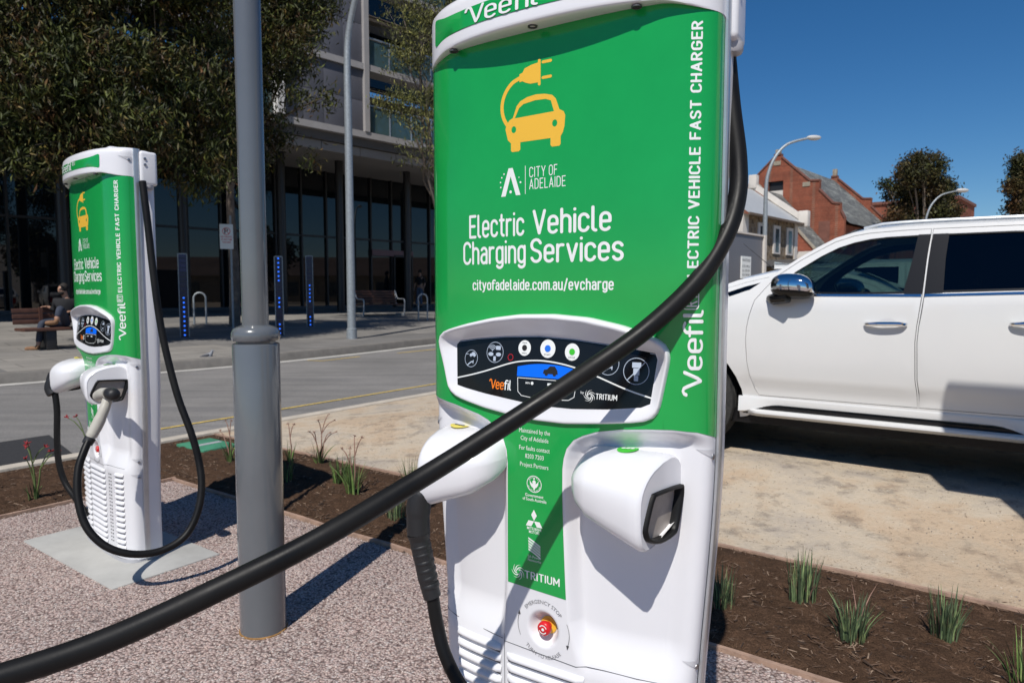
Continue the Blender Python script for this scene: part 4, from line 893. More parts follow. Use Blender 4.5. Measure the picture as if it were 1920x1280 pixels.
def make_car(name, label, P0, az, gz, D, group=None):
    """s runs from the nose (negative) to the tail; the near side is at local y = 0, the far side at y = -W.  P0 = world point of s = 0 on the near side plane"""
    root = thing(name, label, 'car', (P0[0], P0[1], gz), 0, group)
    d = Vector((math.sin(az), math.cos(az), 0)); nrm = Vector((math.cos(az), -math.sin(az), 0))
    if nrm.dot(-Vector((P0[0], P0[1], 0))) < 0: nrm = -nrm
    root.rotation_euler = (0, 0, math.atan2(d.y, d.x)); flip = 1 if Vector((-d.y, d.x, 0)).dot(nrm) > 0 else -1
    W = D['W']; nose, tail, belt = D['nose'], D['tail'], D['belt']; wheels = D['wheels']; R = D['R']
    def beltz(s): return belt + D['wedge'] * (s - .5)
    def inset(s, z):
        i = 0.0
        i += .30 * float(sstep((nose + 1.0 - s) / 1.0)) ** 1.6 + .16 * float(sstep((s - (tail - .8)) / .8)) ** 1.6
        bz = beltz(s)
        if z > bz - .04: i += D['tumble'] * (z - bz + .04)
        if z < .78: i += .045 * ((.78 - z) / .4) ** 2
        i += .020 * float(sstep((.565 - z) / .03))
        i += .012 * math.sin(max(0, min(1, (z - .55) / (bz - .55))) * math.pi) * -1
        return i
    def make_side(sd):
        def f(s, z, off=0.0):
            y = inset(s, z) - off
            return Vector((s, flip * (-y) if sd == 0 else flip * (-(W - y)), z))
        return f
    nearf, farf = make_side(0), make_side(1)
    edge = D['edge']                                  # roof/bonnet edge line: (s, z) from nose to tail
    es = np.array([e[0] for e in edge]); ez = np.array([e[1] for e in edge])
    top = lambda s: float(np.interp(s, es, ez))
    sill = D['sill']
    # wheel-arch polygons
    def archpts(c, r, n=14): return [(c - r * math.cos(math.pi * i / n * 1.0), R + r * math.sin(math.pi * i / n)) for i in range(n + 1)]
    rA = R + .065
    lower = [(tail, .48), (tail - .02, .36)]
    outline = [(nose, .55), (nose + .02, .34), (wheels[0] - rA, .34)] + archpts(wheels[0], rA) + [(wheels[0] + rA, sill - .06), (wheels[1] - rA, sill - .06)] + archpts(wheels[1], rA) + [(wheels[1] + rA, .36), (tail - .04, .36), (tail, .55)]
    up = [(s, z) for s, z in edge][::-1]
    doors = D['doors']; wins = D['wins']
    gaps = [dq for dq in doors]
    body = None
    for sd, f in ((0, nearf), (1, farf)):
        # body side with holes where doors and windows sit
        o = decal('body_side', [outline + up], f, M['carwhite'], root, [q for q in doors] + [w for w in D['quarter']], (.07, .06), 0.0, .02)
        back = decal('door_seal', doors, f, M['dark'], root, wins, .12, -.018)
        for q, w in zip(doors, wins):
            # shrink by a 4 mm gap
            A = np.array(q); c = A.mean(0); gp = []
            for i in range(len(A)):
                t = A[(i + 1) % len(A)] - A[i - 1]; t = t / np.hypot(*t); nn = np.array([-t[1], t[0]]); 
                if np.dot(nn, c - A[i]) < 0: nn = -nn
                gp.append(tuple(A[i] + nn * .0035))
            dr = decal('door', [gp], f, M['carwhite'], root, [w], (.05, .045), 0.0, .025)
            if D['detail']:
                zz = [p for p in w]
                decal('window_seal', [w], f, M['trimblack'], dr, [[(p[0] + (np.mean([a[0] for a in w]) - p[0]) * .03 , p[1] + (np.mean([a[1] for a in w]) - p[1]) * .06) for p in w]], .05, .003, .02)
            decal('window', [w], f, D['glass'][wins.index(w)], dr, (), .08, -.006)
        for w in D['quarter']: decal('window', [w], f, M['privglass'], root, (), .08, -.006)
        for q in D['pillars']: decal('pillar_trim', [q], f, M['trimblack'], root, (), .05, .004, .006)
        for q in D['chromes']: decal('chrome_strip', [q], f, M['chrome'], root, (), .05, .005, .010)
        if D['detail']:
            # rocker, black recess and side step
            s0, s1 = wheels[0] + rA - .03, wheels[1] - rA + .03
            V = []; F = []; xs = np.linspace(s0, s1, 40); pr = [(-.045, sill - .015), (.004, sill - .010), (.010, sill - .022), (.004, sill - .060), (-.030, sill - .075), (-.035, sill - .12)]
            for x in xs:
                e = float(sstep((x - s0) / .28)) * float(sstep((s1 - x) / .28))
                for o_, z in pr: V.append(f(x, z if z > sill - .05 else z - (1 - e) * .06, o_ + (1 - e) * (.045 if z < sill - .03 else .01)))
            for i in range(39):
                for j in range(5): a = i * 6 + j; F.append((a, a + 1, a + 7, a + 6))
            mesh('rocker_panel', V, F, M['carwhite'], root, True, None, 40)
            b = MB(); b.bbox(s0 + .02, s1 - .02, -.10, .02, sill - .14, sill - .075, .01, lambda x, y, z: f(x, z, y)); b.build('step_recess', M['trimblack'], root, True)
            V = []; F = []; pr = [(-.06, sill - .105), (.045, sill - .098), (.075, sill - .108), (.082, sill - .122), (.06, sill - .145), (-.06, sill - .150)]
            for x in xs:
                e = min(1, float(sstep((x - s0 - .02) / .12)), float(sstep((s1 - .02 - x) / .12)))
                for o_, z in pr: V.append(f(x, z, o_ * e if o_ > 0 else o_))
            for i in range(39):
                for j in range(5): a = i * 6 + j; F.append((a, a + 1, a + 7, a + 6))
            mesh('side_step', V, F, M['stepwhite'], root, True, None, 40)
        for hx, hz in D['handles']:
            cup = decal('handle_shade_disc', [disc(hx + .01, hz + .012, .048, 24, .030)], f, M['handleshade'], root, (), .012, .0012)  # flat disc; the cup's shade is put into its grey
            b = MB(); pts = [f(hx - .115, hz - .001, .004), f(hx - .095, hz + .001, .024), f(hx - .04, hz + .004, .036), f(hx + .04, hz + .006, .037), f(hx + .095, hz + .006, .027), f(hx + .112, hz + .005, .004)]
            b.tube(catmull(pts, 5), [.008] + [.0145] * 24 + [.008], 10); b.build('door_handle', M['chrome'] if D['detail'] else M['carwhite'], root, True)
        # mirror
        ms, mz = D['mirror']
        b = MB(); b.ball((0, 0, 0), 1, 1, 1, 24, 16)
        def mp(x, y, z, lo=False):
            X = ms + .146 * np.sign(x) * abs(x) ** .72; Z = mz + .086 * np.sign(z) * abs(z) ** .8 - .012 * x + .010 * (1 - x * x); return X, Z
        V = []
        for q in b.v:
            X, Z = mp(q.x, q.y, q.z); V.append(f(X, mz, .100 + .080 * q.y) + Vector((0, 0, Z - mz)))
        mi = [0 if np.mean([b.v[i].z for i in fc]) > -.28 else 1 for fc in b.f]
        mr = mesh('side_mirror', V, b.f, [M['chrome'] if D['detail'] else M['carwhite'], M['trimblack']], root, True, mi, 55)
        b = MB(); b.tube([f(ms - .165, mz - .075, .0), f(ms - .12, mz - .078, .06), f(ms - .02, mz - .07, .11)], [.030, .040, .036], 10); b.build('mirror_arm', M['trimblack'], mr, True)
    # roof, bonnet, screens: strips across from edge to edge
    def across(s, z, crown, n=13, mar=0.0):
        y0 = inset(s, z); out = []
        for i in range(n):
            t = mar + (1 - 2 * mar) * i / (n - 1); y = y0 + (W - 2 * y0) * t; out.append(Vector((s + (-.10 * max(0, 1 - (s - nose) / .7) + .054 * max(0, 1 - (tail - s) / .4)) * (1 - (2 * t - 1) ** 2), -flip * y, z + crown * (1 - (2 * t - 1) ** 4) * .6 + crown * .4 * (1 - (2 * t - 1) ** 2))))
        return out
    def strip(nm, pts, crowns, m, mar=0.0, dz=0.0, par=None):
        V = []; F = []; n = 13
        for (s, z), c in zip(pts, crowns): V += [p + Vector((0, 0, dz)) for p in across(s, z, c, n, mar)]
        for i in range(len(pts) - 1):
            for j in range(n - 1): a = i * n + j; F.append((a, a + 1, a + n + 1, a + n))
        return mesh(nm, V, F, m, par or root, True, None, 50)
    k = D['cuts']; E_ = lambda a, c, n=12: [(s, top(s)) for s in np.linspace(a, c, n)]
    cr = lambda s: D['crown'] * float(sstep((s - k[1] + .5) / .9)) + .022 * (1 - float(sstep((s - k[0] + .3) / .3)))
    hood = E_(nose, k[0], 14); strip('bonnet', hood, [cr(s) for s, z in hood], M['carwhite'])
    ws = E_(k[0], k[1], 12); strip('windscreen', ws, [cr(s) + .02 for s, z in ws], M['cabglass'], .04)
    for mm in ((0, .055), (.945, 1)):
        V = []; F = []
        for s, z in ws:
            y0 = inset(s, z)
            for t in mm: y = y0 + (W - 2 * y0) * t; V.append(Vector((s, -flip * y, z + (.012 if 0 < t < 1 else 0))))
        for i in range(len(ws) - 1): F.append((2 * i, 2 * i + 1, 2 * i + 3, 2 * i + 2))
        mesh('windscreen_pillar', V, F, M['carwhite'], root, True)
    rf = E_(k[1], k[2], 20); strip('roof', rf, [cr(s) for s, z in rf], M['carwhite'])
    rg = E_(k[2], k[3], 8); strip('rear_window', rg, [D['crown'] * .7] * len(rg), M['privglass'], .06); 
    for mm in ((0, .075), (.925, 1)):
        V = []; F = []
        for s, z in rg:
            y0 = inset(s, z)
            for t in mm: y = y0 + (W - 2 * y0) * t; V.append(Vector((s, -flip * y, z + (.012 if 0 < t < 1 else 0))))
        for i in range(len(rg) - 1): F.append((2 * i, 2 * i + 1, 2 * i + 3, 2 * i + 2))
        mesh('rear_pillar', V, F, M['carwhite'], root, True)
    tg = E_(k[3], tail, 6); strip('tailgate_top', tg, [.02] * len(tg), M['carwhite'])
    # nose and tail faces, bumpers, lamps, grille
    def endface(nm, s, m, z0, z1, bul, out):
        V = []; F = []; nn = 15; zs = np.linspace(z0, z1, 9)
        for z in zs:
            y0 = inset(s, z)
            for i in range(nn):
                t = i / (nn - 1); y = y0 + (W - 2 * y0) * t; V.append(Vector((s + out * bul * (1 - (2 * t - 1) ** 2) * math.sin(math.pi * (.25 + .6 * (z - z0) / (z1 - z0))), -flip * y, z)))
        for i in range(8):
            for j in range(nn - 1): a = i * nn + j; F.append((a, a + 1, a + nn + 1, a + nn))
        return mesh(nm, V, F, m, root, True)
    fz, tz = top(nose), top(tail)
    endface('front_bumper', nose, M['carwhite'], .30, fz, .22, -1); endface('rear_bumper', tail, M['carwhite'], .34, tz, .12, 1)
    def onend(nm, s, t0, t1, z0, z1, bul, out, m, zl, zh):
        V = []; F = []
        for z in np.linspace(z0, z1, 5):
            y0 = inset(s, z)
            for i in range(7):
                t = t0 + (t1 - t0) * i / 6; y = y0 + (W - 2 * y0) * t
                V.append(Vector((s + out * (bul * (1 - (2 * t - 1) ** 2) * math.sin(math.pi * (.25 + .6 * (z - zl) / (zh - zl))) + .008), -flip * y, z)))
        for i in range(4):
            for j in range(6): a = i * 7 + j; F.append((a, a + 1, a + 8, a + 7))
        return mesh(nm, V, F, m, root, True)
    onend('grille', nose, .25, .75, fz - .28, fz - .06, .22, -1, M['trimblack'], .30, fz); onend('lower_intake', nose, .2, .8, .34, .46, .22, -1, M['trimblack'], .30, fz)
    for t0, t1 in ((.02, .22), (.78, .98)):
        onend('headlight', nose, t0, t1, fz - .20, fz - .06, .22, -1, M['lampglass'], .30, fz); onend('tail_light', tail, t0, min(t1, t0 + .13) if t0 < .5 else t1, tz - .42, tz - .10, .12, 1, M['redlens'], .34, tz)
    onend('number_plate', tail, .4, .6, tz - .40, tz - .28, .12, 1, M['letter'], .34, tz)
    # floor, cabin
    b = MB(); b.box(nose + .15, tail - .12, -.08, -(W - .08), .24, .34, lambda x, y, z: Vector((x, y * flip, z))); b.build('underbody', M['trimblack'], root)
    b = MB(); b.box(k[0] - .1, k[2] - .1, -.13, -(W - .13), .34, .45, lambda x, y, z: Vector((x, y * flip, z))); b.box(k[0] - .12, k[0] + .28, -.16, -(W - .16), .45, belt - .10, lambda x, y, z: Vector((x, y * flip, z))); b.build('dashboard_and_floor', M['trimblack'], root)
    for sx in ((.95, 1.85) if D['detail'] else ()):
        for yy in (.42, W - .42):
            b = MB(); Tq = lambda x, y, z: Vector((x, -flip * y, z))
            b.bbox(sx - .25, sx + .25, yy - .24, yy + .24, .62, .80, .05, Tq); b.bbox(sx + .20, sx + .34, yy - .24, yy + .24, .72, 1.26, .05, Tq); b.bbox(sx + .24, sx + .33, yy - .13, yy + .13, 1.28, 1.44, .035, Tq)
            b.build('seat', M['cloth'], root, True)
    if D['detail']:
        b = MB(); c = Vector((.46, -flip * (W - .42), 1.02)); b.tube([c + Vector((.16 * math.cos(a) * .35, .18 * math.sin(a), .17 * math.cos(a))) for a in np.linspace(0, 2 * math.pi, 25)], .014, 8); b.build('steering_wheel', M['trimblack'], root, True)
        rl = [(s, z) for s, z in rf]; strip('headliner', rl, [D['crown'] * .8] * len(rl), M['headliner'], .06, -.045)
        for sd, f in ((0, nearf), (1, farf)):
            b = MB(); pts = [f(s, top(s) + .02, -.09) for s in np.linspace(k[1] + .05, k[2] - .2, 16)]
            pts = [p + Vector((0, 0, .018 if 0 < i < 15 else .004)) for i, p in enumerate(pts)]; b.tube(pts, .011, 8); b.build('roof_rail', M['alu'], root, True)
    if D.get('spoiler'):
        V = []; s0 = k[2] - .12; b = MB(); z0 = top(k[2] - .1) + D['crown'] * .8
        b.bbox(s0, s0 + .46, -.26, -(W - .26), z0 - .055, z0 + .030, .02, lambda x, y, z: Vector((x, flip * y, z - .05 * max(0, (s0 + .2 - x)))))
        b.build('rear_spoiler', M['carwhite'], root, True)
    if D.get('antenna'):
        s0, yy = D['antenna']; z0 = top(s0) + D['crown']; b = MB(); b.tube([(s0, -flip * yy, z0), (s0 + .42, -flip * yy, z0 + .36)], [.006, .003], 6); b.bbox(s0 - .06, s0 + .05, -.03, .03, z0 - .03, z0 + .012, .01, lambda x, y, z: Vector((x, y - flip * yy, z))); b.build('antenna', M['trimblack'], root, True)
    # wheels
    for wc in wheels:
        for yy in (.115, W - .115):
            w_ = MB(); ax = (0, 1, 0); c = (wc, -flip * yy, R)
            w_.lathe([(R - .10, -.10), (R - .03, -.112), (R - .004, -.10), (R, -.085), (R, -.05), (R - .006, -.045), (R - .006, -.035), (R, -.03), (R, .03), (R - .006, .035), (R - .006, .045), (R, .05), (R, .085), (R - .004, .10), (R - .03, .112), (R - .10, .10)], c, 48, ax)
            o = w_.build('tyre', M['tyre'], None, True, 40); o.parent = root
            r_ = MB(); out = 1 if yy < W / 2 else -1
            for a in range(6):
                t = 2 * math.pi * a / 6; p0 = Vector((wc, -flip * yy + flip * out * .07, R)); r_.tube([p0 + Vector((.04 * math.cos(t), 0, .04 * math.sin(t))), p0 + Vector(((R - .11) * math.cos(t), 0, (R - .11) * math.sin(t)))], [.035, .025], 8)
            r_.lathe([(R - .14, -.09), (R - .095, -.095), (R - .095, .095), (R - .14, .09)], c, 40, ax); r_.lathe([(.06, -.08), (.06, .08)], c, 20, ax)
            q = r_.build('rim', M['rimmetal'], None, True, 40); q.parent = o; q.matrix_parent_inverse = Matrix()
    return root
M['stepwhite'] = mat('silver_white_step', (.62, .62, .61), .4); M['handleshade'] = mat('handle_shade_grey', (.60, .60, .60), .4)
SUV = dict(W=1.80, nose=-1.38, tail=3.12, belt=1.165, wedge=.028, wheels=(-.50, 2.14), R=.385, tumble=.36, sill=.452, crown=.075, detail=True,
  edge=[(-1.38, .88), (-1.25, .98), (-.9, 1.06), (-.5, 1.10), (-.19, 1.150), (-.02, 1.208), (.171, 1.345), (.304, 1.437), (.42, 1.508), (.516, 1.560), (.62, 1.592), (.72, 1.607), (.9, 1.614), (1.08, 1.616), (1.54, 1.612), (2.1, 1.59), (2.55, 1.55), (2.75, 1.50), (3.0, 1.18), (3.12, 1.02)],
  doors=[[(.062, .452), (.03, .50), (.0, .60), (-.018, .70), (-.028, .85), (-.024, .94), (-.009, 1.027), (.022, 1.135), (.075, 1.205), (.130, 1.275), (.18, 1.322), (.304, 1.412), (.43, 1.486), (.516, 1.534), (.63, 1.570), (.72, 1.584), (.9, 1.592), (1.074, 1.594), (1.060, 1.4), (1.050, 1.165), (1.030, .98), (1.024, .88), (1.032, .64), (1.044, .55), (1.046, .458), (.6, .455)],
         [(1.054, .458), (1.052, .55), (1.040, .64), (1.032, .88), (1.038, .98), (1.058, 1.165), (1.068, 1.4), (1.082, 1.594), (1.5, 1.592), (1.78, 1.580), (1.83, 1.5), (1.86, 1.3), (1.86, 1.18), (1.82, 1.0), (1.72, .82), (1.68, .70), (1.66, .56), (1.64, .462)]],
  wins=[[(.235, 1.185), (.215, 1.262), (.28, 1.333), (.436, 1.437), (.54, 1.492), (.635, 1.524), (.73, 1.543), (.828, 1.552), (1.012, 1.556), (.992, 1.40), (.955, 1.183), (.6, 1.177)],
        [(1.150, 1.190), (1.150, 1.40), (1.160, 1.557), (1.5, 1.557), (1.72, 1.546), (1.76, 1.40), (1.78, 1.21)]],
  quarter=[[(1.92, 1.215), (1.90, 1.40), (1.86, 1.538), (2.3, 1.51), (2.52, 1.46), (2.66, 1.24)]],
  pillars=[[(.950, 1.180), (.984, 1.40), (1.004, 1.559), (1.0735, 1.559), (1.0585, 1.40), (1.0475, 1.180)], [(1.0590, 1.180), (1.0685, 1.40), (1.0835, 1.559), (1.165, 1.559), (1.156, 1.40), (1.156, 1.188)]],
  chromes=[[(.20, 1.166), (.20, 1.178), (1.045, 1.179), (1.045, 1.164)], [(1.062, 1.165), (1.062, 1.180), (1.86, 1.205), (1.86, 1.190)]],
  glass=[M['cabglass'], M['privglass']], handles=[(.858, .985), (1.62, 1.005)], mirror=(.297, 1.222), cuts=(-.10, .62, 2.55, 3.0))
suv = make_car('parked_car', 'white four-wheel-drive wagon with chrome mirror and door handles, parked nearest the chargers', (1.70, 4.87), CA, .10, SUV, 'cars parked in the yard')
SED = dict(SUV); 
SED.update(W=1.75, nose=-1.5, tail=2.75, belt=.97, wedge=.02, wheels=(-.62, 1.98), R=.31, tumble=.42, sill=.36, crown=.055, detail=False,
  edge=[(-1.5, .68), (-1.3, .78), (-.8, .90), (-.35, .97), (.0, 1.12), (.35, 1.30), (.62, 1.39), (.95, 1.43), (1.4, 1.425), (1.8, 1.335), (1.95, 1.28), (2.15, 1.20), (2.5, 1.06), (2.62, 1.02), (2.75, .96)],
  doors=[[(.0, .36), (-.08, .6), (-.06, .85), (.05, 1.02), (.35, 1.255), (.62, 1.35), (.95, 1.395), (.94, .98), (.94, .36)], [(.96, .36), (.96, .98), (.97, 1.396), (1.35, 1.39), (1.72, 1.305), (1.99, 1.215), (1.86, 1.0), (1.66, .75), (1.5, .36)]],
  wins=[[(.18, 1.0), (.42, 1.225), (.65, 1.315), (.89, 1.355), (.89, .99)], [(1.01, .995), (1.02, 1.358), (1.35, 1.35), (1.70, 1.262), (1.91, 1.19), (1.80, 1.02)]],
  quarter=[], pillars=[], chromes=[], glass=[M['privglass'], M['privglass']], handles=[(.82, .86), (1.5, .87)], mirror=(.25, .99), cuts=(-.32, .55, 1.75, 2.55), antenna=(1.55, .87))
HAT = dict(SUV)
HAT.update(detail=False, handles=[(.858, .985), (1.62, 1.005)], pillars=[], chromes=[], glass=[M['privglass'], M['privglass']], spoiler=True)
make_car_b = make_car('parked_car', 'low white car with a whip antenna, parked just beyond the white wagon', (4.03, 6.89), rad(306), .10, SED, 'cars parked in the yard')
make_car_c = make_car('parked_car', 'white hatchback with a roof spoiler, parked furthest beyond the white wagon', (6.33, 8.92), rad(306), .10, HAT, 'cars parked in the yard')
# two-tier board added out of view on the right, shaped so its shadow falls on the wagon's rear door and the dirt
M['shadowboard'] = mat('grey_shadow_board', (.30, .31, .32), .5)
caster = thing('shadow_board', 'two-tier grey board on posts, unseen, added to cast the stepped shadow', 'shadow caster', (2.35, 2.06, 0)); NF = lambda x, y, z: Vector((2.078 - 2.35 + x * .809 + y * .588, 2.26 - 2.06 - x * .588 + y * .809, z))
b = MB(); b.bbox(0, 1.9, 0, .04, 2.50, 3.25, .006, NF); b.build('upper_board', M['shadowboard'], caster, True); b = MB(); b.bbox(.26, 1.9, 0, .04, 1.25, 2.49, .006, NF); b.build('lower_board', M['shadowboard'], caster, True)
for xx in (.55, 1.7): b = MB(); b.bbox(xx - .04, xx + .04, .045, .12, -.1, 2.9, .005, NF); b.build('post', M['alu'], caster, True)

# ================================================================== the shop and apartment building across the road
M['cladding'] = mat('dark_grey_cladding', (.098, .099, .118), .55, var=.06, vscale=.6)
M['slab'] = mat('pale_grey_slab_edge', (.33, .315, .31), .7, var=.06, vscale=2)
M['whitecol'] = mat('white_painted_render', (.62, .61, .60), .7)
M['soffit'] = mat('grey_beige_soffit', (.26, .245, .235), .8, var=.05, vscale=1)
M['darkframe'] = mat('dark_window_frame', (.018, .018, .02), .4)
M['fasciadark'] = mat('dark_fascia', (.10, .095, .093), .7)
M['balglass'] = mat('green_balustrade_glass', (.055, .095, .095), .06, spec=.9)
M['recess'] = mat('shaded_balcony_wall', (.13, .125, .12), .8)
def shopglass():
    k = NT('dark_shop_glass'); k.p.inputs['IOR'].default_value = 1.6
    return k.done((.006, .008, .010), .015, None, .5)
M['shopglass'] = shopglass()
B = thing('apartment_building', 'dark grey apartment building with glass balconies above a tall glazed shopfront', 'building')
BT = lambda u, v, z: bl(u, v, z)
def bpart(name, m, fn, parent=None, smooth=False):
    b = MB(); fn(b); return b.build(name, m, parent or B, smooth)
Z1, Z2, Z3, Z4 = 6.86, 9.27, 12.2, 15.2; FV = 21.0
# ground floor glazing
mulls = [-12, -10.6, -9.2, -7.8, -6.4, -5.0, -3.6, -2.2, -.8, .6, 2.0, 3.4, 4.8, 6.2, 7.6, 8.95, 10.3, 11.55, 12.65, 13.8, 14.97, 16.16, 17.3, 18.46, 19.62, 20.75, 21.93, 23.1, 24.3, 25.5, 26.7, 27.9, 29.1]
for i in range(len(mulls) - 1):
    a, c = mulls[i], mulls[i + 1]; dz = .041 * (26.5 - 15) + .15
    if i == 24: 
        bpart('window_pane', M['shopglass'], lambda b: b.box(a + .03, c - .03, 26.50, 26.53, 3.05, 6.48, BT))
        continue
    w = bpart('window_pane', M['shopglass'], lambda b: (b.box(a + .03, c - .03, 26.50, 26.53, dz + .05, 3.66, BT), b.box(a + .03, c - .03, 26.505, 26.535, 3.74, 6.48, BT)))
for i, a in enumerate(mulls): bpart('mullion', M['darkframe'], lambda b: b.box(a - .035, a + .035, 26.40, 26.54, .45, 6.5, BT))
bpart('transom', M['darkframe'], lambda b: [b.box(mulls[i] + .036, mulls[i + 1] - .036, 26.43, 26.56, 3.66, 3.74, BT) for i in range(len(mulls) - 1)])
bpart('plinth', M['fasciadark'], lambda b: (b.box(-12, 19.6, 26.38, 26.6, .4, .72, BT), b.box(20.8, 29.1, 26.38, 26.6, .4, .72, BT)))
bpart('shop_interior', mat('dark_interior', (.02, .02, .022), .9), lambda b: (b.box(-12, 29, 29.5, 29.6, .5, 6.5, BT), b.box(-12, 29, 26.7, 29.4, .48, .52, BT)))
d = bpart('doorway', M['darkframe'], lambda b: (b.box(19.66, 19.72, 26.3, 26.6, .6, 3.05, BT), b.box(20.70, 20.76, 26.3, 26.6, .6, 3.05, BT), b.box(19.66, 20.76, 26.3, 26.6, 2.95, 3.05, BT)))
bpart('door_sign', mat('faded_shop_sign', (.20, .12, .13), .6), lambda b: b.box(18.45, 20.8, 26.32, 26.36, 2.98, 3.26, BT))
# soffit, stepped fascia and slab edge
bpart('soffit', M['soffit'], lambda b: b.box(-14, 31, 21.35, 27.0, 6.50, 6.60, BT))
bpart('soffit_panels', M['soffit'], lambda b: [b.bbox(u, u + 1.56, 21.25, 21.40, 6.20, 6.50, .012, BT) for u in np.arange(-14, 31, 1.58)])
bpart('fascia', M['fasciadark'], lambda b: b.box(-14, 31, 21.12, 21.30, 6.52, 6.80, BT))
bpart('slab_edge', M['slab'], lambda b: b.box(-14, 31, 20.9, 21.6, 6.80, 7.02, BT))
for z in (Z2, Z3, Z4): bpart('slab_edge', M['slab'], lambda b: b.box(-14, 31, 20.9, 21.6, z - .10, z + .12, BT))
bays = [(-14, -6.5, 'bal'), (-6.2, -1.0, 'wall'), (-.75, 5.0, 'bal'), (5.0, 5.9, 'col'), (5.9, 11.0, 'bal'), (11.25, 14.4, 'wall'), (14.6, 21.5, 'bal'), (21.7, 25.4, 'wall'), (25.6, 31, 'bal')]
levels = [(7.02, Z2 - .10), (Z2 + .12, Z3 - .10), (Z3 + .12, Z4 - .10)]
for u0, u1, k in bays:
    for z0, z1 in levels:
        if k == 'wall':
            zm = (z0 + z1) / 2; mid = [u0 + (u1 - u0) * t for t in (0, .25, .5, .75, 1)]
            bpart('wall_cladding', M['cladding'], lambda b: [b.bbox(mid[i] + .006, mid[i + 1] - .006, 21.0, 21.2, za, zb, .006, BT) for i in range(4) for za, zb in ((z0, zm - .006), (zm + .006, z1))])
        elif k == 'bal':
            n = max(2, round((u1 - u0) / 1.0)); us_ = [u0 + (u1 - u0) * i / n for i in range(n + 1)]
            bal = bpart('balcony', M['recess'], lambda b: (b.box(u0, u1, 23.6, 23.7, z0, z1, BT), b.box(u0 - .02, u0 + .05, 21.3, 23.6, z0, z1, BT), b.box(u1 - .05, u1 + .02, 21.3, 23.6, z0, z1, BT)))
            bpart('balcony_window', M['shopglass'], lambda b: b.box(u0 + .6, u1 - .6, 23.5, 23.59, z0 + .02, z1 - .45, BT), bal)
            bpart('balustrade', M['balglass'], lambda b: [b.box(us_[i] + .03, us_[i + 1] - .03, 21.03, 21.05, z0 + .05, z0 + .92, BT) for i in range(n)], bal)
            bpart('handrail', M['alu'], lambda b: ([b.box(u - .02, u + .02, 21.0, 21.08, z0, z0 + .95, BT) for u in us_], b.box(u0, u1, 21.0, 21.09, z0 + .95, z0 + 1.0, BT)), bal)
bpart('upright_frame', M['slab'], lambda b: [b.box(u - .10, u + .10, 20.86, 21.3, 7.02, 16.5, BT) for u in (14.5, 21.6, 25.5, -.9, -6.35)])
bpart('white_upright', M['whitecol'], lambda b: b.box(10.98, 11.24, 20.70, 21.5, 7.02, 16.5, BT))
bpart('blind', mat('canvas_blind', (.45, .42, .36), .8), lambda b: b.quad(bl(14.9, 23.4, 11.9), bl(16.6, 23.4, 11.9), bl(16.6, 21.6, 11.25), bl(14.9, 21.6, 11.25)))
bpart('upper_wall', M['cladding'], lambda b: (b.box(-14, 31, 21.6, 34, 15.3, 24, BT), b.box(-14, -13.5, 23.7, 34, 0, 15.3, BT), b.box(30.5, 31, 23.7, 34, 0, 15.3, BT)))
for u in (5.7, 9.2, 12.77, 15.27, 18.65, 22.3, 26.0, 1.5, -3): 
    b = MB(); b.lathe([(.16, .3), (.16, 6.52)], bl(u, 24.0, 0), 20); b.build('column', M['darkframe'], B, True)

# ================================================================== street furniture over the road
M['galv'] = mat('galvanised_steel', (.30, .33, .35), .5, metal=.35, var=.18, vscale=22)
def street_lamp(name, label, base, h, reach, head_dir, r=.075, head=.32, bend=.45, m='galv', dip=.0, group='street lamps'):
    t = thing(name, label, 'street lamp', base, 0, group); d = Vector((head_dir[0], head_dir[1], 0)).normalized()
    b = MB(); b.lathe([(r * 1.25, -.05), (r * 1.2, .25), (r, .26), (r * .86, h * .62)], n=16); b.build('pole', M[m], t, True, 40)
    pts = [Vector((0, 0, h * .62)), Vector((0, 0, h * .72)), Vector((0, 0, h * .80)) + d * reach * .03, Vector((0, 0, h * .89)) + d * reach * .16, Vector((0, 0, h * .965)) + d * reach * .42, Vector((0, 0, h)) + d * reach * .86]
    b = MB(); C_ = catmull(pts, 6); b.tube(C_, [r * .84 - r * .38 * i / len(C_) for i in range(len(C_))], 12); b.build('arm', M[m], t, True, 60)
    e = Vector((0, 0, h)) + d * reach * .86; b = MB(); w = Vector((-d.y, d.x, 0))
    vs = MB(); vs.ball((0, 0, 0), 1, 1, 1, 14, 8); b.add([e + d * (q.x * head * .5 + head * .38) + w * q.y * head * .2 + Vector((0, 0, q.z * head * (.14 if q.z > 0 else .2) + head * .05)) for q in vs.v], vs.f)
    b.build('lantern', M['lampshell'], t, True, 60); return t
M['lampshell'] = mat('pale_lantern_shell', (.50, .50, .49), .5)
q = (-3.96, 16.84, .15); street_lamp('street_lamp', 'tall galvanised street lamp on the far kerb, its pole left of the foreground charger', q, 9.2, 2.6, (.8, -.6), .105)
street_lamp('street_lamp', 'grey street lamp with a curved arm in front of the stone row house', (10.28, 28.0, .05), 7.45, 1.95, (1, .05), .10, .62)
street_lamp('street_lamp', 'more distant grey street lamp in front of the dark tree', (27.0, 45.0, .05), 7.85, 2.4, (1, .05), .09, .85)
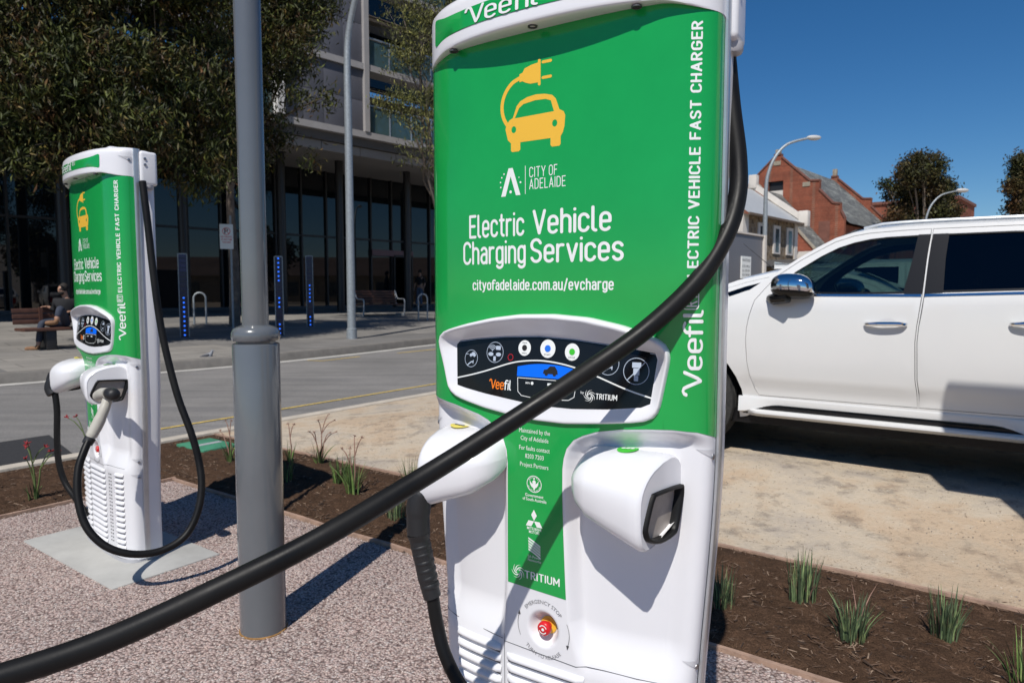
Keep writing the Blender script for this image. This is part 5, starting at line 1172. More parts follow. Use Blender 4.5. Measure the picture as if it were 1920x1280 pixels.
# blue lit marker posts
M['ledblue'] = mat('blue_led', (.0, .05, .5), .3, emit=(.02, .16, 1.0), estr=1.3); M['bluepanel'] = mat('dark_blue_tile', (.006, .010, .055), .25); M['bluetile'] = mat('blue_glass_tile', (.008, .012, .10), .2)
def led_post(label, x, y, h, lit, tiles):
    t = thing('light_post', label, 'light post', (x, y, plaza_z(x, y)), math.atan2(-y, -x) + rad(90), 'blue-lit marker posts')
    b = MB(); b.bbox(-.10, .10, -.06, .06, 0, h, .008); b.build('casing', M['darkframe'], t, True)
    b = MB(); b.box(-.105, -.085, -.068, .06, 0, h, None); b.box(.085, .105, -.068, .06, 0, h, None); b.box(-.085, .085, -.068, .06, h - .02, h + .006); b.build('edge_trim', M['galv'], t)
    n = 18
    for i in range(n):
        z = h * (i + .5) / n; b = MB(); b.box(-.078, .078, -.066, -.060, z - h / n * .42, z + h / n * .42); o = b.build('tile', M['bluetile'] if i in tiles else M['bluepanel'], t)
        if i in lit: b = MB(); b.lathe([(.022, 0), (.022, .004), (0, .006)], (0, -.066, z), 10, (0, -1, 0)); b.build('led_lamp', M['ledblue'], o, True)
led_post('blue-lit marker post with nine lit dots low down, left of the grey steel post', -7.81, 16.27, 1.98, range(0, 9), (14, 15, 16, 17))
led_post('blue-lit marker post lit at top and bottom, directly right of the grey steel post', -5.94, 17.45, 2.0, (0, 1, 2, 6, 7, 8, 12, 13, 14, 15, 16, 17), ())
led_post('dimmer blue-lit marker post, furthest back and right-hand of the three', -5.98, 20.24, 2.08, (0, 1, 2, 6, 7, 8, 9, 10), ())
# bike hoops
def hoop(label, x, y, az, w=.32, h=.92):
    b = MB(); pts = [Vector((-w / 2, 0, -.05)), Vector((-w / 2, 0, h - w / 2))] + [Vector((-w / 2 * math.cos(a), 0, h - w / 2 + w / 2 * math.sin(a))) for a in np.linspace(.3, math.pi - .3, 7)] + [Vector((w / 2, 0, h - w / 2)), Vector((w / 2, 0, -.05))]
    b.tube(pts, .027, 10); o = b.build('bike_rack', M['galv'], None, True); o.location = (x, y, plaza_z(x, y)); o.rotation_euler = (0, 0, az); tag(o, label, 'bike rack', 'steel bicycle hoops')
hoop('steel bicycle hoop right of the blue-lit post with the low dots', -9.07, 19.86, rad(20)); hoop('steel bicycle hoop beside the tree trunk at the foreground charger', -3.16, 24.23, rad(20))
# slatted bench with pale arm frames
M['benchwood'] = mat('dark_red_timber_slats', (.085, .035, .022), .6, var=.25, vscale=9); M['benchframe'] = mat('pale_bench_frame', (.42, .42, .41), .5)
bx, by = -4.95, 25.7; bz = plaza_z(bx, by)
bn = thing('bench', 'dark timber slatted bench with pale looped arm frames, right of the galvanised street lamp', 'bench', (bx, by, bz), rad(90) - BA, 'timber benches on the plaza')
b = MB()
for i in range(5): b.bbox(-1.15, .95, .26 + i * .03, .29 + i * .03, .48 + i * .10, .56 + i * .10, .008)
b.build('backrest', M['benchwood'], bn, True)
b = MB()
for i in range(4): b.bbox(-1.15, .95, -.20 + i * .115, -.10 + i * .115, .42, .455, .008)
b.build('seat', M['benchwood'], bn, True)
for sx in (-.9, .95):
    b = MB(); pts = [(sx, -.22, .10), (sx, -.24, .40), (sx, -.20, .62), (sx, .20, .66), (sx, .36, .95), (sx, .26, .42), (sx, -.20, .38)]
    b.tube(catmull(pts, 5), .028, 8); b.box(sx - .025, sx + .025, -.2, .3, 0, .10); b.build('arm_frame', M['benchframe'], bn, True)
# bench with the seated person, at the left
sx_, sy_ = -8.95, 13.55; sz_ = .15
ben2 = thing('bench', 'timber bench on dark legs at the left edge, a man sitting on it', 'bench', (sx_, sy_, sz_), rad(90) - UA, 'timber benches on the plaza')
b = MB()
for i in range(4): b.bbox(-.72, 1.2, -.25 + i * .13, -.135 + i * .13, .40, .455, .01)
b.build('seat', M['benchwood'], ben2, True)
for xx in (-.25, .95): b = MB(); b.bbox(xx - .09, xx + .09, -.2, .2, 0, .40, .01); b.build('leg', M['darkframe'], ben2, True)
b = MB()
for i in range(3): b.bbox(-.72, 1.2, .30 + i * .02, .325 + i * .02, .52 + i * .11, .61 + i * .11, .01)
for xx in (-.25, .95): b.box(xx - .03, xx + .03, .27, .30, .44, .85)
b.build('backrest', M['benchwood'], ben2, True)
# parking sign behind the grey post
sg_ = thing('parking_sign', 'white no-parking sign on a thin pole, half hidden behind the grey steel post', 'sign', (-7.3, 17.6, plaza_z(-7.3, 17.6)), math.atan2(17.6, 7.3) - rad(90) + rad(180) * 0)
k = math.atan2(-17.6, 7.3) + rad(90); sg_.rotation_euler = (0, 0, k)
b = MB(); b.lathe([(.028, -.1), (.028, 3.0)], (.10, .03, 0), 12); b.build('pole', M['galv'], sg_, True)
b = MB(); b.bbox(-.16, .16, -.012, .0, 2.15, 2.78, .004); o = b.build('sign_plate', M['letter'], sg_, True)
V_ = lambda x, z, off: Vector((x, -.0125 - off, z)); r1, r2 = ring(0, 2.60, .095, .014)
decal('no_parking_ring', r1, V_, M['red'], o, r2, None, .002)
decal('no_parking_bar', stroke([(-.058, 2.658), (.058, 2.542)], .012, 3), V_, M['red'], o, (), None, .003)
decal('letter_p', word_at('P', .17, -.035, .03, 2.545, .11), V_, M['inkgrey'], o, (), None, .0016)
print_text('sign_lettering', [('NO PARKING', -.13, .13, 2.44, .04, .01, False), ('AT ANY TIME', -.13, .13, 2.37, .04, .01, False), ('THIS SIDE', -.10, .10, 2.30, .04, .01, False)], V_, M['red'], o, .002)
# ================================================================== right-hand background
def brick_mat(name, c1, c2, mort, sc=1.0, rot=0.0):
    k = NT(name); tcn = k.n('Mapping', {'Rotation': (rad(90), 0, 0)}); v = k.vec((1, 1, 1), (0, 0, rot)); sp = k.n('SeparateXYZ', {0: v}); ad = k.n('Math', {0: sp.outputs[0], 1: sp.outputs[1]}, operation='ADD'); cb = k.n('CombineXYZ', {0: ad.outputs[0], 1: sp.outputs[2]})
    br = k.n('TexBrick', {'Vector': cb.outputs[0], 'Scale': sc, 'Brick Width': .24, 'Row Height': .085, 'Mortar Size': .008, 'Color1': (*c1, 1), 'Color2': (*c2, 1), 'Mortar': (*mort, 1)})
    n = k.ramp(k.noise(k.vec(), .7, 6), [(.3, (.72, .72, .72)), (.7, (1.18, 1.15, 1.1))]); n2 = k.ramp(k.noise(k.vec(), 6, 4), [(.3, (.85, .85, .85)), (.7, (1.12, 1.12, 1.12))])
    return k.done(k.mix(1.0, k.mix(1.0, br.outputs[0], n, 'MULTIPLY'), n2, 'MULTIPLY'), .9, None, .2)
M['brick'] = brick_mat('red_brick', (.275, .080, .046), (.215, .062, .038), (.24, .14, .10))
M['brickdk'] = mat('dark_brick_coping', (.17, .07, .05), .9, var=.2, vscale=2)
def slate_mat():
    k = NT('weathered_slate'); v = k.vec(); sp = k.n('SeparateXYZ', {0: v}); cb = k.n('CombineXYZ', {0: sp.outputs[0], 1: sp.outputs[2]})
    br = k.n('TexBrick', {'Vector': cb.outputs[0], 'Scale': 1.0, 'Brick Width': .42, 'Row Height': .20, 'Mortar Size': .014, 'Color1': (.12, .125, .12, 1), 'Color2': (.20, .205, .195, 1), 'Mortar': (.055, .055, .055, 1)})
    n = k.ramp(k.noise(k.vec((.5, .5, 1.6)), .8, 6, .7), [(.28, (.62, .62, .62)), (.5, (1, 1, 1)), (.68, (1.7, 1.72, 1.62))])
    return k.done(k.mix(1.0, br.outputs[0], n, 'MULTIPLY'), .75, None, .3)
M['slate'] = slate_mat()
M['stonetrim'] = mat('weathered_stone_trim', (.30, .26, .20), .9, var=.25, vscale=3)
def stone_mat():
    k = NT('rubble_stone'); v = k.vec(); vo = k.n('TexVoronoi', {'Vector': v, 'Scale': 3.2}); ve = k.n('TexVoronoi', {'Vector': v, 'Scale': 3.2}, feature='DISTANCE_TO_EDGE')
    c = k.ramp(k.n('SeparateColor', {'Color': vo.outputs['Color']}).outputs[0], [(0, (.09, .065, .045)), (.4, (.20, .14, .085)), (.7, (.28, .20, .125)), (1, (.14, .11, .085))])
    e = k.ramp(ve.outputs['Distance'], [(.02, (1, 1, 1)), (.06, (0, 0, 0))]); return k.done(k.mix(e, c, (.30, .26, .20)), .9, None, .2)
M['stone'] = stone_mat(); M['whitewash'] = mat('white_render', (.62, .58, .53), .85, var=.08, vscale=1.5); M['roofmetal'] = mat('pale_corrugated_iron', (.46, .47, .47), .5, metal=.2, var=.06, vscale=2)
M['winglass'] = mat('house_window_glass', (.05, .06, .07), .1, spec=.8); M['gutterbrown'] = mat('brown_gutter', (.14, .10, .07), .7)
RA = rad(42.4); RX, RY = math.sin(RA), math.cos(RA); EX, EY = math.sin(RA + math.pi / 2), math.cos(RA + math.pi / 2)
def frame(o):                                     # s to the right-near, t away from us, z up
    return lambda s, t, z: Vector((o[0] + s * EX + t * RX, o[1] + s * EY + t * RY, z))
# --- brick church hall with stepped gables and slate roof
ch = thing('brick_hall', 'large red brick hall with stepped gables and a weathered slate roof', 'building', (0, 0, 0)); CF = frame((22.96, 60.0))
gab = [(-5.6, 0), (-5.6, 7.3), (-5.3, 7.9), (-5.25, 8.5), (-4.65, 8.6), (-3.55, 9.8), (-3.55, 10.55), (-2.75, 10.62), (-.35, 12.85), (-.3, 13.1), (.3, 13.1), (.35, 12.85), (2.75, 10.62), (3.55, 10.55), (3.55, 9.8), (4.65, 8.6), (5.25, 8.5), (5.3, 7.9), (5.6, 7.3), (5.6, 0)]
def gable(nm, t0, th):
    w = decal(nm, [gab], lambda s, z, off: CF(s, t0 - off, z), M['brick'], ch, [[(-.75, 9.1), (.55, 9.1), (.55, 10.9), (-.75, 10.9)]] if t0 == 0 else (), None, 0, th, False)
    b = MB()
    for (s0, z0), (s1, z1) in zip(gab[1:-2], gab[2:-1]):
        b.box(0, 1, -.08, th + .08, 0, .14, lambda x, y, z: CF(s0 + (s1 - s0) * x, t0 + y, z0 + (z1 - z0) * x + z)) if abs(s1 - s0) > .1 else None
    b.build('coping', M['brickdk'], w, False); return w
g0 = gable('gable_wall', 0, .45); gable('gable_wall', 15.0, .45)
b = MB(); b.box(-.75, .55, .25, .30, 9.1, 10.9, CF); o = b.build('window', M['darkframe'], g0); b = MB(); b.box(-.75, .55, .12, .22, 9.1, 10.1, CF); b.build('shutter_board', M['whitewash'], o); b = MB(); b.box(-.9, .7, -.10, .2, 8.92, 9.1, CF); b.build('sill', M['brickdk'], o)
for s, z in ((0, 12.45), (-2.5, 10.4), (2.5, 10.4)): b = MB(); b.box(s - .3, s + .3, -.05, .06, z - .2, z + .16, CF); b.build('stone_inset', M['stonetrim'], g0)
for t, h_ in ((-.02, 13.6), (15.0, 13.9)): b = MB(); b.bbox(-.2, .2, t, t + .42, 13.1, h_, .05, CF); b.build('finial', M['stonetrim'], ch, True)
b = MB(); n = 24
for sg in (-1, 1):
    for i in range(n):
        t0, t1 = .45 + 14.55 * i / n, .45 + 14.55 * (i + 1) / n; b.quad(CF(0, t0, 12.75), CF(0, t1, 12.75), CF(sg * 5.9, t1, 6.95), CF(sg * 5.9, t0, 6.95))
b.build('roof', M['slate'], ch); b = MB(); b.box(-5.4, 5.4, .45, 15, 0, 6.9, CF); sw = b.build('side_wall', M['brick'], ch)
b = MB(); [b.box(5.35, 5.85, t, t + .6, 0, 6.2, CF) for t in np.arange(1.6, 15, 2.2)]; b.build('buttress', M['brick'], ch); b = MB(); [b.box(5.38, 5.46, t + .9, t + 1.8, 2.6, 5.6, CF) for t in np.arange(1.6, 13, 2.2)]; b.build('side_windows', M['winglass'], ch); b = MB(); b.box(3.6, 4.5, -.03, .03, 2, 7.2, CF); b.build('bricked_up_opening', M['brickdk'], g0)
# its lower front wing
AF = frame((23.29, 59.7)); wing = thing('brick_wing', 'lower slate-roofed brick wing in front of the hall gable, a pale diamond near its apex', 'building')
wg = [(-4.6, 0), (-4.6, 4.4), (-3.9, 5.2), (0, 9.75), (3.9, 5.2), (4.6, 4.4), (4.6, 0)]
w = decal('gable_wall', [wg], lambda s, z, off: AF(s, -5.1 - off, z + .15), M['brick'], wing, (), None, 0, .4, False); b = MB()
for (s0, z0), (s1, z1) in zip(wg[1:-2], wg[2:-1]): b.box(0, 1, -5.2, -4.65, .15, .30, lambda x, y, z: AF(s0 + (s1 - s0) * x, y, z0 + (z1 - z0) * x + z))
b.build('coping', M['stonetrim'], w); b = MB(); b.quad(AF(0, -5.13, 8.9), AF(.4, -5.13, 8.4), AF(0, -5.13, 7.9), AF(-.4, -5.13, 8.4)); b.build('diamond_inset', M['stonetrim'], w)
b = MB(); 
for sg in (-1, 1):
    for i in range(10): t0, t1 = -4.7 + 4.66 * i / 10, -4.7 + 4.66 * (i + 1) / 10; b.quad(AF(0, t0, 9.7), AF(0, t1, 9.7), AF(sg * 4.8, t1, 4.1), AF(sg * 4.8, t0, 4.1))
b.build('roof', M['slate'], wing); b = MB(); b.box(-4.4, 4.4, -4.7, -.05, 0, 4.5, AF); b.build('side_wall', M['brick'], wing)
# --- further brick building
FF = frame((47.5, 99)); fb = thing('brick_building', 'distant flat-topped red brick building behind the dark tree, with a band of small arches', 'building')
b = MB(); b.box(-2, 14, 0, 12, 0, 13.4, FF); b.build('wall', M['brick'], fb); b = MB(); b.box(-2.2, 14.2, -.25, 12.2, 13.4, 13.8, FF); b.box(-2.2, 14.2, -.25, 0, 9.6, 10.2, FF); b.build('cornice', M['brickdk'], fb)
b = MB(); [b.box(s, s + .8, -.12, .02, 7.6, 9.2, FF) for s in np.arange(-1, 13, 1.5)]; b.build('arched_openings', M['brickdk'], fb); b = MB(); b.bbox(-2.2, -.4, -.3, 1.4, 13.8, 15.4, .1, FF); b.build('chimney', M['brick'], fb, True)
# --- stone row house
HF = frame((14.05, 42.0)); rh = thing('stone_house', 'two-storey rubble stone house with pale iron roof and white trim, left of the brick hall', 'house')
b = MB(); b.box(-6, 0, 0, 9.0, 0, 6.1, HF); wl = b.build('wall', M['stone'], rh)
for q in ((.0, .06, 0, .75), (.0, .06, 8.5, 9.05), (-.9, .06, -.06, 0)): b = MB(); b.box(*q, 0, 6.1, HF); b.build('white_quoin', M['whitewash'], wl)
for t in (2.4, 4.9, 7.2):
    b = MB(); b.box(.0, .07, t - .18, t + .98, 3.85, 5.72, HF); w = b.build('window', M['whitewash'], rh); b = MB(); b.box(.05, .09, t + .12, t + .68, 4.0, 5.5, HF); b.build('pane', M['winglass'], w)
for t in (1.6, 4.3, 6.9):
    b = MB(); b.box(.0, .07, t - .1, t + .9, .1, 2.5, HF); w = b.build('window', M['whitewash'], rh); b = MB(); b.box(.05, .09, t + .08, t + .72, .6, 2.4, HF); b.build('pane', M['winglass'], w)
b = MB(); n = 30
b.quad(HF(.45, -.2, 6.1), HF(.45, 9.0, 6.1), HF(-3.24, 9.0, 8.8), HF(-3.24, -.2, 8.8)); b.quad(HF(-3.24, -.2, 8.8), HF(-3.24, 9.0, 8.8), HF(-6.6, 9.0, 6.1), HF(-6.6, -.2, 6.1)); b.quad(HF(0, 0, 6.1), HF(-3.24, 0, 8.75), HF(-6, 0, 6.1))
b.build('roof', M['roofmetal'], rh); b = MB(); b.box(.42, .55, -.2, 9.0, 5.98, 6.12, HF); b.build('gutter', M['gutterbrown'], rh)
b = MB(); b.box(0, 1, 9.0, 9.35, 0, .45, lambda x, y, z: HF(.55 - 3.9 * x, y, 6.1 + 2.85 * x + z)); b.bbox(.1, .75, 8.9, 9.45, 5.9, 7.0, .05, HF); b.bbox(-3.6, -3.0, 8.9, 9.45, 8.9, 9.9, .08, HF); b.build('parapet', M['whitewash'], rh, True)
b = MB(); b.box(.07, 3.0, .9, 11.5, 2.9, 3.25, HF); b.build('verandah_roof', M['fasciadark'], rh); b = MB(); [b.box(2.7, 2.85, t, t + .15, 0, 2.9, HF) for t in (1.2, 4.5, 8, 11)]; b.build('verandah_post', M['whitewash'], rh)
low = thing('low_building', 'low white-parapeted building at the foot of the brick hall', 'building'); b = MB(); b.box(-5, 1.0, 9.6, 26, 0, 3.6, HF); b.build('wall', M['brick'], low); b = MB(); b.box(-5.1, 1.12, 9.55, 26.1, 3.5, 4.2, HF); b.build('parapet', M['whitewash'], low); b = MB(); [b.box(.98, 1.04, t, t + 1.2, .5, 2.6, HF) for t in (11, 14, 17, 20)]; b.build('windows', M['winglass'], low)
# --- grey hoarding / site container with a notice
M['contgrey'] = mat('grey_container_paint', (.135, .135, .15), .5, var=.04, vscale=1)
KF = frame((6.2, 17.0)); ct = thing('site_container', 'plain mid-grey steel container with a white notice, behind the parked cars', 'container')
b = MB(); b.bbox(-2.4, 0, -6.0, 0, .1, 2.66, .02, KF); b.build('body', M['contgrey'], ct, True); b = MB(); b.box(-.05, .05, .0, .12, .1, 2.70, KF); b.box(-.05, .03, -6.0, .0, 2.66, 2.70, KF); b.build('corner_trim', M['whitewash'], ct)
b = MB(); b.box(0, .02, -1.25, -.72, 1.62, 2.14, KF); nb_ = b.build('notice', M['letter'], ct)
VN = lambda x, z, off: KF(.0205 + off, x, z)
print_text('notice_lettering', [('NOTICE', -1.2, -.78, 2.02, .06, .01, False), ('SITE OFFICE', -1.2, -.78, 1.88, .05, 0, False), ('ALL VISITORS', -1.2, -.78, 1.78, .05, 0, False), ('MUST REPORT', -1.2, -.78, 1.68, .05, 0, False)], VN, M['inkgrey'], nb_, .002)

# --- long low building beyond the yard, out of frame to the right: added only to be mirrored in the shop glass
M['redtile'] = mat('red_brown_roof', (.11, .075, .06), .85, var=.3, vscale=.3); sh = thing('mirror_building', 'long low beige building with a red-brown roof, unseen, added for shop glass reflection', 'building', (48, 8, -.05))
b = MB(); b.box(0, 12, -18, 26, 0, 3.6); b.build('wall', M['stonetrim'], sh); b = MB(); b.quad((-.8, -19, 3.4), (-.8, 27, 3.4), (6, 27, 6.0), (6, -19, 6.0)); b.quad((6, -19, 6.0), (6, 27, 6.0), (12.8, 27, 3.4), (12.8, -19, 3.4)); b.quad((0, 26, 3.6), (12, 26, 3.6), (6, 26, 5.9)); b.build('roof', M['redtile'], sh)
for y in range(-14, 24, 6): b = MB(); b.box(-.06, .02, y, y + 2.4, .9, 2.6); b.build('window', M['winglass'], sh)
sh2 = thing('mirror_building', 'tall pale flat-roofed building beside the long low one, unseen, added for shop glass reflection', 'building', (52, -34, -.05)); b = MB(); b.box(0, 10, -14, 14, 0, 7.4); b.build('wall', M['whitewash'], sh2)  # second unseen block, added only for the shop glass reflection
for y in range(-12, 12, 4):
    for z in (1, 4.4): b = MB(); b.box(-.06, .02, y, y + 1.8, z, z + 1.7); b.build('window', M['winglass'], sh2)
# ================================================================== trees
def leaf_mat(name, cols, sc=2.2):
    k = NT(name); c = k.ramp(k.noise(k.vec(), sc, 3), [(.3, cols[0]), (.5, cols[1]), (.7, cols[2])])
    g = k.n('NewGeometry'); c2 = k.mix(1.0, c, k.ramp(g.outputs['Random Per Island'], [(0, (.35, .35, .35)), (.6, (1.0, 1.0, .95)), (1, (2.6, 2.5, 1.9))]), 'MULTIPLY')
    m = k.done(c2, .55, None, .22); k.p.inputs['Transmission Weight'].default_value = 0
    return m
M['gumleaf'] = leaf_mat('gum_leaves', [(.016, .024, .006), (.042, .050, .013), (.080, .038, .018)])
M['gumleaf2'] = leaf_mat('olive_leaves', [(.055, .065, .020), (.095, .10, .035), (.15, .14, .055)])
M['darkleaf'] = leaf_mat('bronze_green_leaves', [(.024, .034, .011), (.038, .036, .014), (.080, .040, .020)], .35)
M['bark'] = mat('grey_brown_bark', (.16, .125, .10), .9, var=.35, vscale=6, bump=.4, bscale=25); M['twig'] = mat('pale_twigs', (.20, .16, .125), .9)
def leaves(blobs, n_per, L, W, rng, droop=.6):
    """drooping lance leaves gathered in small sprays through each blob's volume; one mesh"""
    Ps = []; Ds = []
    for (c, r, dens) in blobs:
        ns = max(3, int(n_per * dens))
        q = rng.normal(size=(ns, 3)); q /= np.linalg.norm(q, axis=1)[:, None]; q *= (rng.uniform(0.12, 1, ns) ** .45)[:, None]
        spr = np.array(c) + q * np.array(r)
        k = 34; cen = np.repeat(spr, k, 0) + rng.normal(size=(ns * k, 3)) * np.array([.15, .15, .12]) * (L / .14)
        base = rng.normal(size=(ns, 3)); d = np.repeat(base, k, 0) * .4 + rng.normal(size=(ns * k, 3)) * .65; d[:, 2] -= droop * 1.3
        Ps.append(cen); Ds.append(d)
    P = np.concatenate(Ps); D = np.concatenate(Ds); D /= np.linalg.norm(D, axis=1)[:, None]; n = len(P)
    s = rng.uniform(.6, 1.25, n)[:, None]; S_ = np.cross(D, rng.normal(size=(n, 3))); S_ /= np.linalg.norm(S_, axis=1)[:, None] + 1e-9; N_ = np.cross(D, S_)
    a = P - D * L * .5 * s; e = P + D * L * .5 * s + N_ * L * .10 * s; m = P - D * L * .06 * s - N_ * L * .05 * s
    V = np.stack([a, m + S_ * W * .5 * s, e, m - S_ * W * .5 * s], 1).reshape(-1, 3); idx = np.arange(n) * 4
    F = np.concatenate([np.stack([idx, idx + 1, idx + 2], 1), np.stack([idx, idx + 2, idx + 3], 1)])
    return V, F
def fast_mesh(name, V, F, m, parent):
    me = bpy.data.meshes.new(name); me.vertices.add(len(V)); me.vertices.foreach_set('co', V.astype(np.float32).ravel()); me.loops.add(F.size); me.loops.foreach_set('vertex_index', F.astype(np.int32).ravel())
    me.polygons.add(len(F)); me.polygons.foreach_set('loop_start', np.arange(0, F.size, 3, dtype=np.int32)); me.polygons.foreach_set('loop_total', np.full(len(F), 3, dtype=np.int32)); me.update(calc_edges=True)
    return link(name, me, parent, m)
def tree(name, label, base, blobs, n_per, L, W, leaf, fork, r0, seed, droop=.75, group=None, nb=None):
    rng = np.random.default_rng(seed); random.seed(seed); t = thing(name, label, 'tree', base, 0, group); bs = Vector(base)
    bl_ = [((Vector(c) - bs), r, d) for c, r, d in blobs]; V, F = leaves(bl_, n_per, L, W, rng, droop); fast_mesh('crown', V, F, leaf, t)
    b = MB(); b.tube(catmull([(0, 0, -.1), (.03, .02, fork * .4), (-.04, .05, fork * .75), (0, 0, fork)], 5), [r0 * (1.25 - .6 * i / 15) for i in range(16)], 12); b.build('trunk', M['bark'], t, True, 60)
    b = MB()
    for c, r, d in bl_[:nb]:
        f = Vector((0, 0, fork * random.uniform(.8, 1.0))); mid = f.lerp(c, .5) + Vector((random.uniform(-.4, .4), random.uniform(-.4, .4), .1 * (c - f).length))
        P = catmull([f, mid, c], 5); b.tube(P, [r0 * .42 * (1 - .85 * i / (len(P) - 1)) + .006 for i in range(len(P))], 7)
        for _ in range(4):
            e = c + Vector((random.uniform(-1, 1) * r[0], random.uniform(-1, 1) * r[1], random.uniform(-.9, .7) * r[2])) * .85; s_ = P[random.randrange(4, len(P))]
            b.tube(catmull([s_, s_.lerp(e, .5) + Vector((0, 0, .15)), e], 3), [r0 * .10 + .004, r0 * .08 + .003, r0 * .07, r0 * .06, r0 * .05, r0 * .04, .004], 5)
    b.build('branches', M['twig'], t, True, 60); return t
def pb(X, Y, d, rx, rz, ry=None, dens=1.0):            # a foliage clump centred on photo pixel X, Y at world depth d
    c = py_(X, Y, d); s = d / FPX; return (tuple(c), (rx * s, (ry or .9 * (rx + rz) / 2) * s, rz * s), dens * (rx * rz) / 3600.0 * (d / 16.0) ** 0)
rngb = np.random.default_rng(5)
bl1 = [pb(330, 60, 15.6, 95, 80), pb(230, 130, 14.0, 90, 75), pb(350, 170, 15.0, 85, 80), pb(250, 240, 13.6, 90, 55), pb(395, 275, 15.2, 60, 55), pb(360, 325, 14.6, 62, 36, None, .8), pb(120, 40, 14.2, 105, 85), pb(90, 150, 13.2, 95, 75), pb(30, 230, 12.8, 75, 60, None, .8), pb(60, 300, 12.8, 62, 38, None, .8), pb(150, 270, 13.4, 60, 40, None, .7), pb(300, -60, 14.8, 160, 80), pb(80, -80, 14.0, 150, 80), pb(-60, 60, 13.2, 100, 110), pb(-70, 230, 12.6, 70, 80), pb(190, -200, 14.5, 200, 90), pb(180, 190, 13.8, 70, 60), pb(300, 290, 14.2, 50, 30, None, .8)]
tree('gum_tree', 'dark drooping gum tree filling the upper left corner, trunk hidden behind a charger', (-8.2, 15.35, .18), bl1, 64, .165, .042, M['gumleaf'], 4.0, .15, 11, nb=12)
bl2 = [pb(520, 80, 19.8, 75, 65), pb(465, 40, 19.6, 70, 60), pb(555, 20, 20.6, 60, 50), pb(520, 50, 17.6, 75, 62), pb(565, 95, 17.2, 50, 36, None, .9), pb(455, 130, 17.3, 70, 70), pb(500, 130, 18.0, 45, 50), pb(505, 235, 17.1, 36, 60, None, .85), pb(575, 18, 18.0, 55, 40), pb(602, 185, 17.2, 26, 16, None, .9), pb(570, 190, 17.0, 16, 20, None, .7), pb(550, 175, 17.0, 30, 10, None, .8), pb(480, 300, 17.0, 34, 30, None, .7), pb(500, -60, 17.8, 140, 80), pb(440, 220, 17.2, 50, 60), pb(575, 303, 16.8, 16, 8, None, .5), pb(440, 320, 16.8, 30, 30, None, .6)]
tree('gum_tree', 'dark gum tree whose crown spreads right behind the grey steel post', (-7.93, 19.5, .31), bl2, 58, .165, .042, M['gumleaf'], 4.3, .13, 12, nb=10)
bl3 = [pb(755, 30, 24.6, 55, 40, None, .8), pb(790, 75, 24.2, 40, 55, None, .8), pb(752, 95, 24.2, 34, 36, None, .9), pb(740, 190, 23.8, 50, 22, None, 1.1), pb(775, 200, 24.0, 45, 36, None, .9), pb(800, 150, 24.4, 28, 60, None, .7), pb(790, 240, 24.0, 28, 30, None, .7), pb(766, 292, 23.8, 20, 20, None, .5), pb(805, 300, 24.0, 18, 36, None, .6), pb(820, -60, 25, 110, 70), pb(880, 80, 25, 70, 110), pb(900, 230, 25, 60, 60), pb(742, 120, 24, 22, 18, None, .7)]
tree('gum_tree', 'paler olive gum tree with hanging sprays, left edge of the foreground charger', (-2.70, 25.2, .32), bl3, 55, .16, .040, M['gumleaf2'], 4.5, .13, 13, .9, nb=9)
def crown_blobs(c, R, n, rng, rr=.34, zs=1.0):
    out = []
    for i in range(n):
        q = rng.normal(size=3); q /= np.linalg.norm(q); q *= rng.uniform(.35, 1) ** .5 * .72; r = rr * rng.uniform(.7, 1.25)
        out.append(((c[0] + q[0] * R[0], c[1] + q[1] * R[1], c[2] + q[2] * R[2]), (r * R[0], r * R[1], r * R[2] * zs), 1.0))
    return out
rg = np.random.default_rng(8)
def bgt(X0, X1, Y0, Y1, d, n, seed):
    a, b_ = py_((X0 + X1) / 2, (Y0 + Y1) / 2, d), (X1 - X0) / 2 * d / FPX; return crown_blobs(a, (b_, b_ * .9, (Y1 - Y0) / 2 * d / FPX), n, np.random.default_rng(seed), .27)
c = py_(1727, 400, 60)
bt = [pb(X, Y, 60 + (i % 5 - 2) * 1.1, rx * .92, rz * .95, None, 2.4) for i, (X, Y, rx, rz) in enumerate(((1712, 322, 28, 32), (1748, 318, 22, 28), (1735, 355, 46, 36), (1700, 376, 32, 28), (1768, 368, 28, 32), (1782, 398, 16, 22), (1686, 408, 26, 20), (1740, 412, 50, 24), (1660, 345, 11, 10), (1668, 366, 9, 11), (1728, 300, 18, 12), (1715, 290, 9, 7), (1753, 294, 9, 7), (1682, 354, 15, 12), (1775, 345, 12, 10), (1690, 330, 9, 8), (1788, 420, 12, 14), (1676, 430, 16, 12)))]
tree('dense_tree', 'dense bronze-green tree standing in front of the far brick building', (c.x, c.y, 0), bt, 150, .27, .12, M['darkleaf'], 4.0, .35, 21, .3, nb=12)
c = py_(1935, 400, 58)
bt = [pb(1914, 308, 58, 14, 22, None, 0), pb(1934, 335, 58, 36, 38, None, 0), pb(1902, 352, 57, 14, 11, None, 0), pb(1940, 380, 58, 45, 45, None, 0), pb(1914, 388, 57, 22, 20, None, 0), pb(1966, 320, 59, 35, 55, None, 0), pb(1990, 400, 58, 50, 60, None, 0)]
tree('dense_tree', 'dark green tree cut off by the right edge of the picture', (c.x, c.y, 0), [(a, r, .5 if i in (0, 2, 4) else 1.6) for i, (a, r, d) in enumerate(bt)], 110, .28, .12, M['darkleaf'], 4.0, .3, 22, .4, nb=7)

for X_, Y_, lab in ((36, 14, 'round leafy tree beyond the yard, unseen, added for shop glass reflection, nearer the road'), (40, -12, 'round leafy tree beyond the yard, unseen, added for shop glass reflection, further from the road')):  # two unseen trees, added only to be mirrored in the shop glass
    tree('mirror_tree', lab, (X_, Y_, 0), crown_blobs((X_, Y_, 5.5), (3.2, 3.2, 3.0), 12, np.random.default_rng(X_), .36), 14, .6, .3, M['darkleaf'], 3.0, .25, X_, .3, nb=5)

